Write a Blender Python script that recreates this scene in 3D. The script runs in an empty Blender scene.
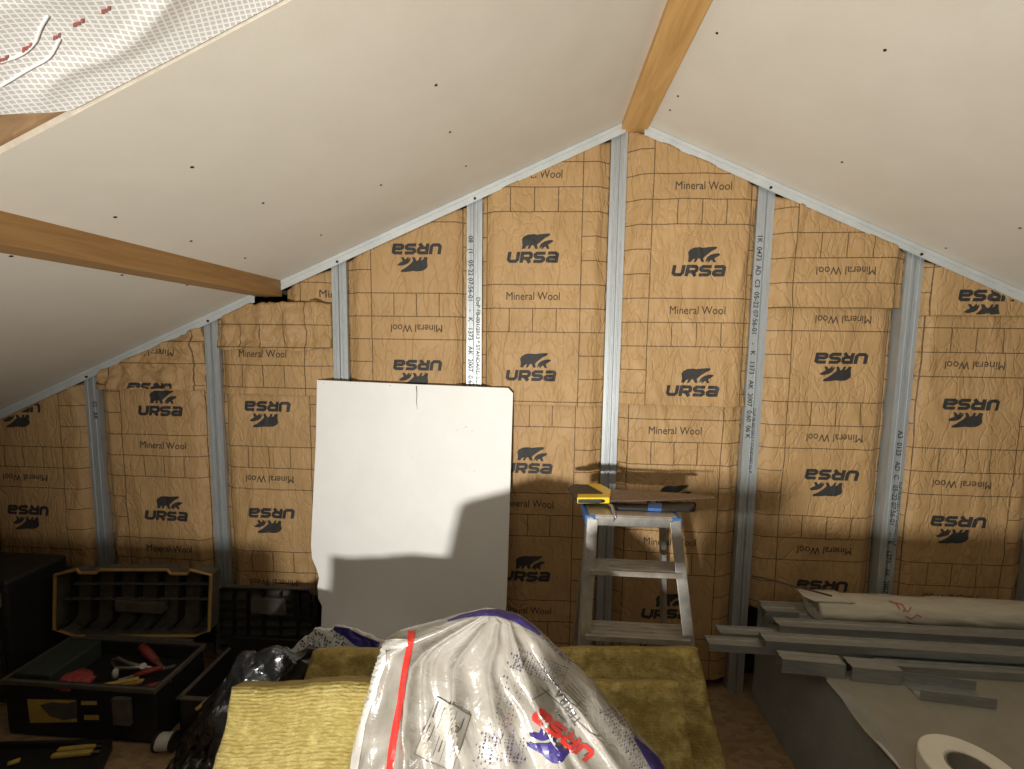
import bpy, bmesh, math, random
from mathutils import Vector, Matrix, noise
from mathutils.bvhtree import BVHTree
from mathutils.geometry import tessellate_polygon

random.seed(7)
scene = bpy.context.scene
COL = scene.collection

# ------------------------------------------------------------------ camera
HC = 1.56
F, YAW, PITCH, ROLL = 437.94, .0608, .0916, .0129
def cam_axes():
    cy, sy = math.cos(YAW), math.sin(YAW)
    r = Vector((cy, sy, 0)); f = Vector((-sy, cy, 0)); u = Vector((0, 0, 1))
    cp, sp = math.cos(PITCH), math.sin(PITCH)
    f, u = f*cp - u*sp, u*cp + f*sp
    c, s = math.cos(ROLL), math.sin(ROLL)
    r, u = r*c + u*s, u*c - r*s
    return r, u, f
CR, CU, CF = cam_axes()
CAM = Vector((0, 0, HC))
cd = bpy.data.cameras.new('camera'); cam = bpy.data.objects.new('camera', cd); COL.objects.link(cam)
cd.sensor_fit = 'HORIZONTAL'; cd.sensor_width = 36; cd.lens = F/1024*36; cd.clip_start = .02
cam.matrix_world = Matrix(((CR.x, CU.x, -CF.x, 0), (CR.y, CU.y, -CF.y, 0), (CR.z, CU.z, -CF.z, HC), (0, 0, 0, 1)))
scene.camera = cam
def ray(x, y): return CR*((x-512)/F) + CU*((384.5-y)/F) + CF
def atY(x, y, Y): d = ray(x, y); return CAM + d*(Y/d.y)
def atZ(x, y, Z): d = ray(x, y); return CAM + d*((Z-HC)/d.z)

# ------------------------------------------------------------------ light
world = bpy.data.worlds.new('world'); scene.world = world; world.use_nodes = True
world.node_tree.nodes['Background'].inputs[0].default_value = (.9, .95, 1, 1)
world.node_tree.nodes['Background'].inputs[1].default_value = .02
LAMP = Vector((-.40, -1.0, .86)); AIM = Vector((.65, 1.9, 1.9))
ld = bpy.data.lights.new('work_lamp_light', 'AREA'); lo = bpy.data.objects.new('work_lamp_light', ld); COL.objects.link(lo)
ld.shape = 'RECTANGLE'; ld.size = .13; ld.size_y = .09; ld.energy = 47; ld.spread = math.radians(128); ld.color = (1, .965, .90)
lo.location = LAMP; lo.rotation_euler = (AIM-LAMP).to_track_quat('-Z', 'Y').to_euler()
vs = scene.view_settings
vs.view_transform = 'Standard'; vs.look = 'None'; vs.exposure = 0.1; vs.gamma = 1; vs.use_curve_mapping = False

# ------------------------------------------------------------------ materials
def nm(name):
    m = bpy.data.materials.new(name); m.use_nodes = True
    nt = m.node_tree; return m, nt, nt.nodes['Principled BSDF']
class NT:
    """small node helper"""
    def __init__(s, nt): s.nt = nt
    def n(s, t, **k):
        o = s.nt.nodes.new(t)
        for a, v in k.items(): setattr(o, a, v)
        return o
    def l(s, a, b): s.nt.links.new(a, b)
    def math(s, op, a, b=None, c=None):
        o = s.n('ShaderNodeMath', operation=op)
        for i, v in enumerate((a, b, c)):
            if v is None: continue
            if isinstance(v, (int, float)): o.inputs[i].default_value = v
            else: s.l(v, o.inputs[i])
        return o.outputs[0]
    def mix(s, fac, a, b):
        o = s.n('ShaderNodeMix', data_type='RGBA')
        for i, v in ((0, fac), (6, a), (7, b)):
            if isinstance(v, (int, float)): o.inputs[i].default_value = v
            elif isinstance(v, tuple): o.inputs[i].default_value = (*v[:3], 1)
            else: s.l(v, o.inputs[i])
        return o.outputs[2]
    def coord(s, scale=(1, 1, 1), kind='Object'):
        t = s.n('ShaderNodeTexCoord'); m = s.n('ShaderNodeMapping'); m.inputs['Scale'].default_value = scale
        s.l(t.outputs[kind], m.inputs[0]); return m.outputs[0]
    def noise(s, vec, scale, detail=4, rough=.6, dist=0):
        o = s.n('ShaderNodeTexNoise'); o.inputs['Scale'].default_value = scale; o.inputs['Detail'].default_value = detail
        o.inputs['Roughness'].default_value = rough; o.inputs['Distortion'].default_value = dist
        s.l(vec, o.inputs['Vector']); return o.outputs[0]
    def ramp(s, fac, stops):
        o = s.n('ShaderNodeValToRGB'); e = o.color_ramp.elements
        while len(e) < len(stops): e.new(.5)
        for q, (p, c) in zip(e, stops): q.position = p; q.color = (*c, 1) if isinstance(c, tuple) else (c, c, c, 1)
        s.l(fac, o.inputs[0]); return o.outputs[0]
    def bump(s, bsdf, h, strength, dist=.01):
        o = s.n('ShaderNodeBump'); o.inputs['Strength'].default_value = strength; o.inputs['Distance'].default_value = dist
        s.l(h, o.inputs['Height']); s.l(o.outputs[0], bsdf.inputs['Normal'])

def plain(name, a, b=None, rough=.6, metal=0, scale=20, stretch=(1, 1, 1), bump=0, spec=.5, bscale=None, coat=0):
    m, nt, p = nm(name); g = NT(nt)
    b = b or tuple(x*.8 for x in a)
    v = g.coord(stretch); f = g.noise(v, scale)
    g.l(g.ramp(f, [(.3, b), (.7, a)]), p.inputs['Base Color'])
    p.inputs['Roughness'].default_value = rough; p.inputs['Metallic'].default_value = metal
    p.inputs['Specular IOR Level'].default_value = spec; p.inputs['Coat Weight'].default_value = coat
    if bump: g.bump(p, g.noise(v, bscale or scale*3), bump)
    return m

M = {}
M['plaster'] = plain('plasterboard_paper', (.64, .595, .51), (.605, .56, .475), .75, scale=6, bump=.04, bscale=160)
M['plaster_edge'] = plain('plasterboard_edge', (.62, .56, .46), (.5, .44, .34), .9, scale=60)
M['steel'] = plain('galvanised_steel', (.50, .53, .54), (.41, .44, .45), .44, .55, scale=14, stretch=(6, 6, 1), bump=.02)
M['steel_light'] = plain('bright_galvanised_track', (.64, .67, .665), (.55, .58, .58), .45, .4, scale=12, bump=.02)
M['steel_dull'] = plain('dusty_galvanised_steel', (.42, .44, .43), (.30, .32, .31), .42, .6, scale=14, stretch=(1, 6, 6), bump=.03)
M['alu'] = plain('brushed_aluminium', (.60, .58, .54), (.40, .38, .35), .42, .75, scale=25, bump=.05)
M['alu_tread'] = plain('worn_aluminium_tread', (.42, .39, .34), (.24, .21, .17), .6, .35, scale=18, stretch=(1, 5, 1), bump=.1)
M['screw'] = plain('black_screw', (.03, .03, .03), rough=.4, metal=.6)
M['ink'] = plain('black_ink', (.030, .028, .027), (.022, .02, .02), .7)
M['ink_soft'] = plain('grey_brown_ink', (.05, .037, .026), (.04, .03, .02), .8)
M['ink_stud'] = plain('stud_stamp_ink', (.03, .03, .03), rough=.6)
M['dark_wall'] = plain('dark_boarding', (.06, .042, .025), (.035, .025, .015), .9)
M['knee'] = plain('knee_wall_board', (.40, .33, .24), (.34, .28, .2), .9)
M['black'] = plain('black_plastic', (.020, .021, .022), (.013, .013, .014), .45, scale=30, bump=.06)
M['black_dust'] = plain('dusty_black_plastic', (.12, .107, .085), (.07, .062, .05), .7, scale=25, bump=.08)
M['rim'] = plain('ochre_plastic_rim', (.50, .33, .10), (.36, .23, .07), .5)
M['green'] = plain('dark_green_plastic', (.045, .062, .05), (.03, .042, .035), .6)
M['red'] = plain('red_rubber', (.30, .045, .035), (.18, .03, .024), .6)
M['redrag'] = plain('red_cord', (.46, .085, .085), (.26, .04, .04), .9, scale=60, bump=.5)
M['yellow'] = plain('yellow_plastic', (.86, .58, .03), (.78, .5, .02), .4)
M['yellow_dull'] = plain('dusty_yellow', (.60, .44, .10), (.45, .32, .07), .6)
M['blue'] = plain('blue_plastic', (.05, .16, .42), (.035, .11, .32), .5)
M['rust'] = plain('rusty_blade', (.30, .24, .18), (.16, .11, .075), .55, .5, scale=40, stretch=(1, 4, 4))
M['toolsteel'] = plain('tool_steel', (.45, .43, .40), (.3, .28, .26), .4, .8)
M['woodstick'] = plain('wooden_handle', (.50, .33, .14), (.4, .25, .1), .6, stretch=(1, 8, 8))
M['white_wrap'] = plain('white_wrap', (.62, .62, .58), (.5, .5, .46), .6)
M['paper_roll'] = plain('white_paper_tape', (.80, .77, .68), (.74, .71, .62), .8, scale=30)
M['card_core'] = plain('grey_card_core', (.30, .27, .22), (.22, .2, .16), .9)
M['box_top'] = plain('dusty_plaster_board_stack', (.33, .31, .25), (.25, .235, .185), .85, scale=5, bump=.15, bscale=50)
M['box_side'] = plain('grey_board_side', (.30, .305, .275), (.22, .225, .2), .8, scale=7, bump=.1)
M['film_roll'] = plain('whitish_film_roll', (.62, .58, .47), (.50, .47, .38), .38, scale=9, stretch=(1, 5, 5), bump=.25, bscale=16)
M['red_print'] = plain('red_film_print', (.50, .16, .14), rough=.5)
M['red_print_bright'] = plain('red_bag_print', (.72, .045, .035), (.66, .04, .03), .35)
M['purple'] = plain('violet_blue_print', (.045, .03, .19), (.035, .025, .15), .35)
M['dots'] = plain('dark_violet_dots', (.05, .04, .12), rough=.4)
M['label'] = plain('pale_grey_label', (.46, .435, .385), (.40, .375, .33), .4)
M['label_ink'] = plain('label_ink', (.10, .09, .085), rough=.6)
M['wire'] = plain('thin_wire', (.12, .10, .08), rough=.5, metal=.5)

def wood(name, a, b, axis):
    m, nt, p = nm(name); g = NT(nt)
    st = [14, 14, 14]; st[axis] = 1.1
    v = g.coord(tuple(st)); f = g.noise(v, 2.2, 6, .65, 1.2); k = g.noise(g.coord(), 3.5, 2)
    c = g.ramp(f, [(.3, b), (.62, a)])
    kn = g.ramp(k, [(.24, 0.0), (.30, 1.0)])
    g.l(g.mix(kn, (b[0]*.45, b[1]*.4, b[2]*.35), c), p.inputs['Base Color'])
    p.inputs['Roughness'].default_value = .62; g.bump(p, f, .12); return m
M['pine'] = wood('pine_beam', (.60, .36, .13), (.46, .25, .08), 1)
M['pine_dark'] = wood('brown_beam', (.36, .20, .07), (.25, .13, .042), 1)
M['rafter'] = wood('rafter_wood', (.42, .27, .14), (.3, .18, .09), 0)
def osb():
    m, nt, p = nm('dusty_chipboard_floor'); g = NT(nt); v = g.coord((1, 2.2, 1))
    vo = g.n('ShaderNodeTexVoronoi'); vo.inputs['Scale'].default_value = 26; g.l(v, vo.inputs['Vector'])
    c1 = g.ramp(vo.outputs['Color'], [(.2, (.22, .135, .062)), (.8, (.36, .235, .12))])
    c2 = g.ramp(g.noise(v, 3), [(.35, 0.), (.7, 1.)])
    g.l(g.mix(g.math('MULTIPLY', c2, .5), c1, (.33, .25, .16)), p.inputs['Base Color']); p.inputs['Roughness'].default_value = .8
    g.bump(p, vo.outputs['Distance'], .15); return m
M['osb'] = osb()

def kraft():
    m, nt, p = nm('printed_kraft_paper'); g = NT(nt)
    uv = g.n('ShaderNodeUVMap'); sp = g.n('ShaderNodeSeparateXYZ'); g.l(uv.outputs[0], sp.inputs[0])
    u, v = sp.outputs[0], sp.outputs[1]; hw = .0020
    au = g.math('ABSOLUTE', u)
    def near(x, step):   # 1 where x is close to a multiple of step
        f = g.math('FRACT', g.math('ADD', g.math('DIVIDE', x, step), .5))
        return g.math('LESS_THAN', g.math('MULTIPLY', g.math('ABSOLUTE', g.math('SUBTRACT', f, .5)), step), hw)
    vm = g.math('MULTIPLY', g.math('FRACT', g.math('DIVIDE', v, .5)), .5)
    side = g.math('GREATER_THAN', au, .2)
    band = g.math('MAXIMUM', g.math('GREATER_THAN', vm, .28), g.math('LESS_THAN', vm, .02))
    hor = g.math('MULTIPLY', near(v, .1), g.math('MAXIMUM', side, band))
    marg = g.math('LESS_THAN', g.math('ABSOLUTE', g.math('SUBTRACT', au, .2)), hw)
    row = g.math('MULTIPLY', g.math('GREATER_THAN', vm, .3), g.math('LESS_THAN', vm, .4))
    tick = g.math('MULTIPLY', g.math('MULTIPLY', near(u, .1), row), g.math('LESS_THAN', au, .25))
    line = g.math('MAXIMUM', hor, g.math('MAXIMUM', marg, tick))
    c = g.coord(); f = g.noise(c, 7, 5, .65); f2 = g.noise(g.coord((9, 9, 1.6)), 8, 4, .6)
    base = g.mix(g.ramp(f, [(.3, 0.), (.72, 1.)]), (.375, .232, .100), (.455, .290, .134))
    base = g.mix(g.math('MULTIPLY', g.ramp(f2, [(.35, 0.), (.7, 1.)]), .22), base, (.33, .198, .082))
    g.l(g.mix(g.math('MULTIPLY', line, .9), base, (.085, .05, .022)), p.inputs['Base Color'])
    p.inputs['Roughness'].default_value = .58; p.inputs['Specular IOR Level'].default_value = .35
    cr = g.n('ShaderNodeTexVoronoi'); cr.feature = 'DISTANCE_TO_EDGE'; cr.inputs['Scale'].default_value = 9
    w = g.n('ShaderNodeVectorMath', operation='ADD'); nz = g.n('ShaderNodeTexNoise'); nz.inputs['Scale'].default_value = 5; nz.inputs['Detail'].default_value = 3
    cc = g.coord((1.7, 1.7, .75)); g.l(cc, nz.inputs['Vector']); sc = g.n('ShaderNodeVectorMath', operation='SCALE'); sc.inputs['Scale'].default_value = .5
    g.l(nz.outputs['Color'], sc.inputs[0]); g.l(cc, w.inputs[0]); g.l(sc.outputs[0], w.inputs[1]); g.l(w.outputs[0], cr.inputs['Vector'])
    cre = g.math('MINIMUM', cr.outputs['Distance'], .12)
    h = g.math('ADD', g.math('MULTIPLY', cre, 3.5), g.math('ADD', g.math('MULTIPLY', f2, .55), g.math('MULTIPLY', g.noise(c, 55, 3), .16)))
    g.bump(p, h, .75, .007); return m
M['kraft'] = kraft()

def wool(name, a, b, d, st=5, sc2=34, wave=.20):
    m, nt, p = nm(name); g = NT(nt); c = g.coord(kind='UV')
    f = g.noise(c, 9, 6, .7); f2 = g.noise(g.coord((1, st, 1), 'UV'), sc2, 5, .75)
    wv = g.n('ShaderNodeTexWave', bands_direction='Y'); wv.inputs['Scale'].default_value = 42; wv.inputs['Distortion'].default_value = 3.0
    wv.inputs['Detail'].default_value = 2; g.l(c, wv.inputs['Vector'])
    col = g.mix(g.ramp(f, [(.36, 0.), (.60, 1.)]), b, a)
    k = g.math('MULTIPLY', g.ramp(f2, [(.42, 1.), (.6, 0.)]), .75)
    g.l(g.mix(k, col, d), p.inputs['Base Color']); p.inputs['Roughness'].default_value = .95; p.inputs['Specular IOR Level'].default_value = .1
    h = g.math('ADD', g.math('MULTIPLY', f2, 1.0), g.math('MULTIPLY', wv.outputs[0], wave)); g.bump(p, h, .8, .009); return m
M['wool'] = wool('yellow_mineral_wool', (.60, .50, .19), (.44, .35, .11), (.30, .22, .06), 3, 46, .22)
M['wool_rough'] = wool('brownish_mineral_wool', (.50, .40, .15), (.30, .225, .07), (.20, .145, .04), 1.3, 22, .03)
M['wool_edge'] = plain('mineral_wool_edge', (.36, .28, .085), (.24, .18, .05), .95, scale=30, stretch=(1, 1, 4), bump=.5)

def plastic(name, a, b, rough, coat=.6, bump=.3, trans=0.):
    m, nt, p = nm(name); g = NT(nt); c = g.coord()
    f = g.noise(c, 6, 4, .6, .6)
    g.l(g.ramp(f, [(.35, b), (.65, a)]), p.inputs['Base Color'])
    p.inputs['Roughness'].default_value = rough; p.inputs['Coat Weight'].default_value = coat; p.inputs['Coat Roughness'].default_value = .12
    if trans: p.inputs['Subsurface Weight'].default_value = trans; p.inputs['Subsurface Radius'].default_value = (.02, .02, .02); p.inputs['Subsurface Scale'].default_value = .5
    g.bump(p, g.noise(c, 22, 4, .6, 1.5), bump, .006); return m
M['bag'] = plastic('milky_plastic_film', (.38, .357, .315), (.26, .238, .198), .24, .8, .5)
M['bag_white'] = plastic('white_plastic_film', (.74, .73, .69), (.62, .6, .55), .3)
M['black_film'] = plastic('black_plastic_film', (.016, .017, .019), (.010, .010, .011), .26, .9, .9)
M['white_board'] = plastic('white_faced_board', (.80, .80, .775), (.765, .765, .74), .62, .0, .02)

def membrane():
    m, nt, p = nm('reinforced_membrane'); g = NT(nt)
    uv = g.n('ShaderNodeUVMap'); sp = g.n('ShaderNodeSeparateXYZ'); g.l(uv.outputs[0], sp.inputs[0])
    def thread(x):
        f = g.math('FRACT', g.math('DIVIDE', x, .0092)); return g.math('LESS_THAN', f, .30)
    t = g.math('MAXIMUM', thread(sp.outputs[0]), thread(sp.outputs[1]))
    g.l(g.mix(t, (.62, .60, .57), (.92, .92, .90)), p.inputs['Base Color'])
    p.inputs['Roughness'].default_value = .35; p.inputs['Coat Weight'].default_value = .3
    g.bump(p, t, .3, .001); return m
M['membrane'] = membrane()
M['membrane_fold'] = plastic('membrane_fold', (.84, .84, .82), (.78, .78, .75), .35)

# ------------------------------------------------------------------ mesh helpers
class MB:
    def __init__(s): s.v = []; s.f = []; s.mi = []; s.uv = None
    def add(s, vs, fs, mi=0):
        o = len(s.v); s.v += [tuple(q) for q in vs]; s.f += [tuple(i+o for i in f) for f in fs]; s.mi += [mi]*len(fs); return s
    def box(s, x0, x1, y0, y1, z0, z1, mi=0, mat=None):
        vs = [Vector(q) for q in ((x0, y0, z0), (x1, y0, z0), (x1, y1, z0), (x0, y1, z0), (x0, y0, z1), (x1, y0, z1), (x1, y1, z1), (x0, y1, z1))]
        if mat: vs = [mat @ q for q in vs]
        return s.add(vs, [(0, 3, 2, 1), (4, 5, 6, 7), (0, 1, 5, 4), (1, 2, 6, 5), (2, 3, 7, 6), (3, 0, 4, 7)], mi)
    def tube(s, pts, r, n=8, caps=True, mi=0):
        pts = [Vector(p) for p in pts]; rs = r if isinstance(r, (list, tuple)) else [r]*len(pts)
        rings = []
        for i, p in enumerate(pts):
            d = (pts[min(i+1, len(pts)-1)] - pts[max(i-1, 0)]).normalized()
            a = d.cross(Vector((0, 0, 1)) if abs(d.z) < .9 else Vector((1, 0, 0))).normalized(); b = d.cross(a)
            rings.append([p + (a*math.cos(t) + b*math.sin(t))*rs[i] for t in [2*math.pi*k/n for k in range(n)]])
        fs = [(i*n+k, i*n+(k+1) % n, (i+1)*n+(k+1) % n, (i+1)*n+k) for i in range(len(pts)-1) for k in range(n)]
        if caps: fs += [tuple(range(n))[::-1], tuple(range((len(pts)-1)*n, len(pts)*n))]
        return s.add([q for r_ in rings for q in r_], fs, mi)
    def bar(s, a, b, w, h, up=(0, 0, 1), mi=0):
        """rectangular bar from a to b, w across, h along up"""
        a, b, up = Vector(a), Vector(b), Vector(up); d = (b-a).normalized(); x = d.cross(up).normalized(); z = x.cross(d)
        vs = [p + x*sx*w/2 + z*sz*h/2 for p in (a, b) for sx, sz in ((-1, -1), (1, -1), (1, 1), (-1, 1))]
        return s.add(vs, [(0, 1, 2, 3), (7, 6, 5, 4), (0, 4, 5, 1), (1, 5, 6, 2), (2, 6, 7, 3), (3, 7, 4, 0)], mi)
    def prism(s, poly, to3, depth, mi=0):
        """poly of 2-D points, to3(p, d) -> 3-D; d runs 0..depth"""
        n = len(poly); tri = tessellate_polygon([[Vector((p[0], p[1], 0)) for p in poly]])
        vs = [to3(p, 0) for p in poly] + [to3(p, depth) for p in poly]
        fs = [tuple(t) for t in tri] + [tuple(i+n for i in t[::-1]) for t in tri] + [(i, (i+1) % n, n+(i+1) % n, n+i) for i in range(n)]
        return s.add(vs, fs, mi)
    def mesh(s, name):
        me = bpy.data.meshes.new(name); me.from_pydata(s.v, [], s.f)
        return me
    def build(s, name, mats, parent=None, smooth=False, bevel=0, fix=True):
        me = s.mesh(name); mats = mats if isinstance(mats, (list, tuple)) else [mats]
        for m in mats: me.materials.append(M[m])
        if any(s.mi): me.polygons.foreach_set('material_index', s.mi)
        if smooth: me.polygons.foreach_set('use_smooth', [True]*len(me.polygons))
        if fix:
            bm = bmesh.new(); bm.from_mesh(me); bmesh.ops.recalc_face_normals(bm, faces=bm.faces); bm.to_mesh(me); bm.free()
        me.update()
        o = bpy.data.objects.new(name, me); COL.objects.link(o)
        if parent: adopt(o, parent)
        if bevel:
            b = o.modifiers.new('bevel', 'BEVEL'); b.width = bevel; b.segments = 2; b.limit_method = 'ANGLE'
        return o
def worldloc(o):
    p = Vector(o.location)
    while o.parent: o = o.parent; p += Vector(o.location)
    return p
def adopt(o, parent):
    o.parent = parent; o.location = Vector(o.location) - worldloc(parent)
def tag(o, label, cat, group=None, kind=None):
    if label: o['label'] = label
    if cat: o['category'] = cat
    if group: o['group'] = group
    if kind: o['kind'] = kind
    return o
def thing(name, loc, label, cat, group=None):
    o = bpy.data.objects.new(name, None); o.empty_display_size = .05; COL.objects.link(o); o.location = loc
    return tag(o, label, cat, group)
def struct(o): o['kind'] = 'structure'; return o
def fbm(x, y, z=0., oct=3):
    return noise.fractal(Vector((x, y, z)), .8, 2.1, oct)
def ridge(x, y, z=0.):
    return 1 - abs(noise.noise(Vector((x, y, z))))*2.2

# ------------------------------------------------------------------ room shell
D = 1.91                         # front of the stud frame
XR, ZR, ML, MR = .3595, 2.4798, .4345, .437
def ceil_z(x): return ZR - ML*(XR-x) if x < XR else ZR - MR*(x-XR)
struct(MB().box(-3.4, 3.4, -2.2, 2.1, -.06, 0).build('floor', 'osb'))
struct(MB().box(-3.4, 3.4, 2.04, 2.12, 0, 2.9).build('wall_back', 'dark_wall'))
struct(MB().box(-3.5, -3.4, -2.2, 2.1, 0, 1.2).build('wall_left', 'knee'))
struct(MB().box(3.4, 3.5, -2.2, 2.1, 0, 1.5).build('wall_right', 'knee'))
struct(MB().box(-3.4, 3.4, -2.3, -2.2, 0, 2.9).build('wall_front', 'knee'))
def slab_ceiling(name, x0, x1, y0, y1, mat='plaster'):
    mb = MB(); t = .0125
    vs = [(x, y, ceil_z(x)+k) for k in (0, t) for x, y in ((x0, y0), (x1, y0), (x1, y1), (x0, y1))]
    mb.add(vs, [(0, 1, 2, 3), (7, 6, 5, 4)], 0); mb.add(vs, [(0, 4, 5, 1), (1, 5, 6, 2), (2, 6, 7, 3), (3, 7, 4, 0)], 1)
    return struct(mb.build(name, [mat, 'plaster_edge']))
ceil_l = slab_ceiling('ceiling_left', -3.4, XR-.001, .775, 1.93)
ceil_r = slab_ceiling('ceiling_right', XR+.001, 3.4, -2.2, 1.93)
# roof boarding above the uncovered part of the left slope
mb = MB(); vs = [(x, y, ceil_z(x)+k) for k in (.12, .14) for x, y in ((-3.4, -2.2), (XR, -2.2), (XR, .9), (-3.4, .9))]
mb.add(vs, [(0, 1, 2, 3), (7, 6, 5, 4), (0, 4, 5, 1), (1, 5, 6, 2), (2, 6, 7, 3), (3, 7, 4, 0)])
struct(mb.build('ceiling_boarding', 'rafter'))
mb = MB(); vs = [(x, y, ceil_z(x)+k) for k in (.018, .118) for x, y in ((-3.4, .70), (XR, .70), (XR, .80), (-3.4, .80))]
mb.add(vs, [(0, 1, 2, 3), (7, 6, 5, 4), (0, 4, 5, 1), (1, 5, 6, 2), (2, 6, 7, 3), (3, 7, 4, 0)])
tag(mb.build('roof_rafter', 'rafter'), 'brown wooden rafter end peeking out under the mesh membrane', 'rafter')

def on_ceiling(x, y, left):
    d = ray(x, y); m = ML if left else -MR
    t = (ZR-HC - m*XR)/(d.z - m*d.x); return CAM + d*t
def screws(lst, parent, left):
    nrm = Vector((ML, 0, -1)).normalized() if left else Vector((-MR, 0, -1)).normalized()
    for x, y in lst:
        c = on_ceiling(x, y, left); a = nrm.cross(Vector((0, 1, 0))).normalized(); b = nrm.cross(a)
        mb = MB(); vs = [c + nrm*.0012 + (a*math.cos(k*math.pi/4)+b*math.sin(k*math.pi/4))*.004 for k in range(8)] + [c - nrm*.002 + (a*math.cos(k*math.pi/4)+b*math.sin(k*math.pi/4))*.004 for k in range(8)]
        mb.add(vs, [tuple(range(8))] + [(k, (k+1) % 8, 8+(k+1) % 8, 8+k) for k in range(8)])
        mb.build('screw_head', 'screw', parent)
screws([(192, 167), (263, 203), (115, 217), (191, 241), (245, 258), (122, 275), (187, 285), (11, 256), (450, 132), (466, 166), (321, 235), (436, 85), (381, 185)], ceil_l, True)
screws([(717, 33), (670, 110), (842, 162), (946, 248), (678, 96), (1020, 228), (885, 50)], ceil_r, False)

# ------------------------------------------------------------------ beams
mb = MB().box(.318, .424, -2.15, 1.93, 2.434, 2.62)
tag(mb.build('ridge_beam', 'pine', bevel=.004), 'orange-brown pine ridge beam running along the ceiling peak', 'beam')
b = tag(MB().box(-1.26, -1.142, -2.15, 1.905, 1.757, 1.95).build('purlin_beam', 'pine_dark', bevel=.004), 'brown timber purlin crossing the left ceiling slope', 'beam')

# ------------------------------------------------------------------ steel frame
SW = .066
def stud_x(k): return .3147 + .6*(k-4)
def stud_profile():
    h = SW/2
    return [(-h+.006, .05), (-h, .05), (-h, 0), (-.0195, 0), (-.018, .0022), (-.0135, .0022), (-.012, 0), (-.0050, 0), (-.0026, .009), (.0026, .009), (.0050, 0), (.012, 0), (.0135, .0022), (.018, .0022), (.0195, 0), (h, 0), (h, .05), (h-.006, .05)]
stud_desc = ['dull metal stud beside the leftmost kraft panel, half in darkness', 'metal stud rising behind the gap between the two open toolboxes', 'metal stud just right of the purlin end, running down behind the white board',
             'metal stud with two rows of black stamped text, above the white board', 'tallest metal stud under the ridge beam, passing behind the stepladder', 'metal stud right of the stepladder with black stamped text down its left half',
             'metal stud above the plastic film roll, with a bright left flank', 'metal stud cut off by the right edge of the photo', 'metal stud further right, just outside the photo', 'metal stud further left, just outside the photo']
G_ST = 'galvanised wall studs'
studs = []
for k in list(range(9)) + [-1]:
    X = stud_x(k); zt = ceil_z(X) - .008; z0 = 0.0
    t = thing('metal_stud', (X, D, 0), stud_desc[k], 'stud', G_ST); studs.append(t)
    P = stud_profile(); mb = MB(); n = len(P)
    mb.add([(X+p[0], D+p[1], z) for z in (z0, (z0+zt)/2, zt) for p in P], [(j*n+i, j*n+i+1, (j+1)*n+i+1, (j+1)*n+i) for j in range(2) for i in range(n-1)])
    o = mb.build('profile', 'steel', t, fix=False)
    s = o.modifiers.new('thick', 'SOLIDIFY'); s.thickness = .0012; s.offset = 0
    mb = MB(); c = Vector((X+.004, D-.001, zt-.02)); mb.tube([c, c+Vector((0, -.004, 0))], .005, 8); mb.build('screw', 'screw', t)

def text_mesh(body, size, fat=0.):
    cu = bpy.data.curves.new('txt', 'FONT'); cu.body = body; cu.size = size; cu.align_x = 'CENTER'; cu.align_y = 'CENTER'; cu.resolution_u = 3; cu.offset = fat
    o = bpy.data.objects.new('txt', cu); COL.objects.link(o)
    bpy.context.view_layer.update()
    me = bpy.data.meshes.new_from_object(o)
    vs = [v.co.copy() for v in me.vertices]; fs = [tuple(p.vertices) for p in me.polygons]
    bpy.data.objects.remove(o); bpy.data.curves.remove(cu); bpy.data.meshes.remove(me)
    return vs, fs
def stamped(k, body, dx, ztop, size):
    vs, fs = text_mesh(body, size, size*.008); L = max(v.x for v in vs) - min(v.x for v in vs)
    X = stud_x(k); zc = ztop - L/2
    mb = MB(); mb.add([(X+dx+v.y, D-.0014, zc - v.x) for v in vs], fs); mb.build('stamped_text', 'ink_stud', studs[k], fix=False)['kind'] = 'stuff'
stamped(3, '08   (1   05-22 07:56-01    -   K   1373   AK  2007  0.60  06 K', -.0165, 2.02, .029)
stamped(3, 'DoP FB-001/2013 * STANDARD S.L.P.  * 0.60', .017, 1.76, .025)
stamped(5, '1K  0473  AD  C3  05-22 07:56-01    -   K   1373   AK  2007  0.60  06 K', -.0165, 2.02, .029)
stamped(5, 'DoP FB-001/2013 * STANDARD S.L.P.', .004, 1.30, .018)
stamped(6, 'A3  0123   AD  C   05-22 07:56-01    -   K   1373   AK  2007', .004, 1.22, .029)
stamped(6, 'DoP FB-001/2013 * STANDARD S.L.P.', .023, 1.0, .018)
stamped(0, '02   AK', .012, 1.27, .028)

def track(x0, x1, label):
    """slim steel track following the roof slope"""
    t = thing('ceiling_track', (x0, D-.012, ceil_z(x0)-.02), label, 'metal track', 'galvanised ceiling tracks')
    prof = [(.02, -.0025), (-.012, -.0025), (-.012, -.018), (-.0085, -.0195), (-.0085, -.0225), (-.012, -.024), (-.012, -.044), (-.008, -.044)]   # (y, z)
    mb = MB(); n = len(prof)
    mb.add([(x, D-.007+p[0], ceil_z(x)+p[1]) for x in (x0, x1) for p in prof], [(i, i+1, n+i+1, n+i) for i in range(n-1)])
    o = mb.build('profile', 'steel_light', t, fix=False); s = o.modifiers.new('thick', 'SOLIDIFY'); s.thickness = .001; s.offset = 0
    for k in range(8):
        X = stud_x(k)+.004
        if x0+.02 < X < x1-.02:
            c = Vector((X, D-.020, ceil_z(X)-.034)); mb = MB(); mb.tube([c, c+Vector((0, -.004, 0))], .0055, 8); mb.build('screw', 'screw', t)
    return t
track(-3.35, -1.262, 'metal ceiling track low on the left, below the purlin')
track(-1.14, .335, 'metal ceiling track climbing from the purlin to the ridge beam')
track(.41, 3.35, 'metal ceiling track falling from the ridge beam to the right edge')

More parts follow.
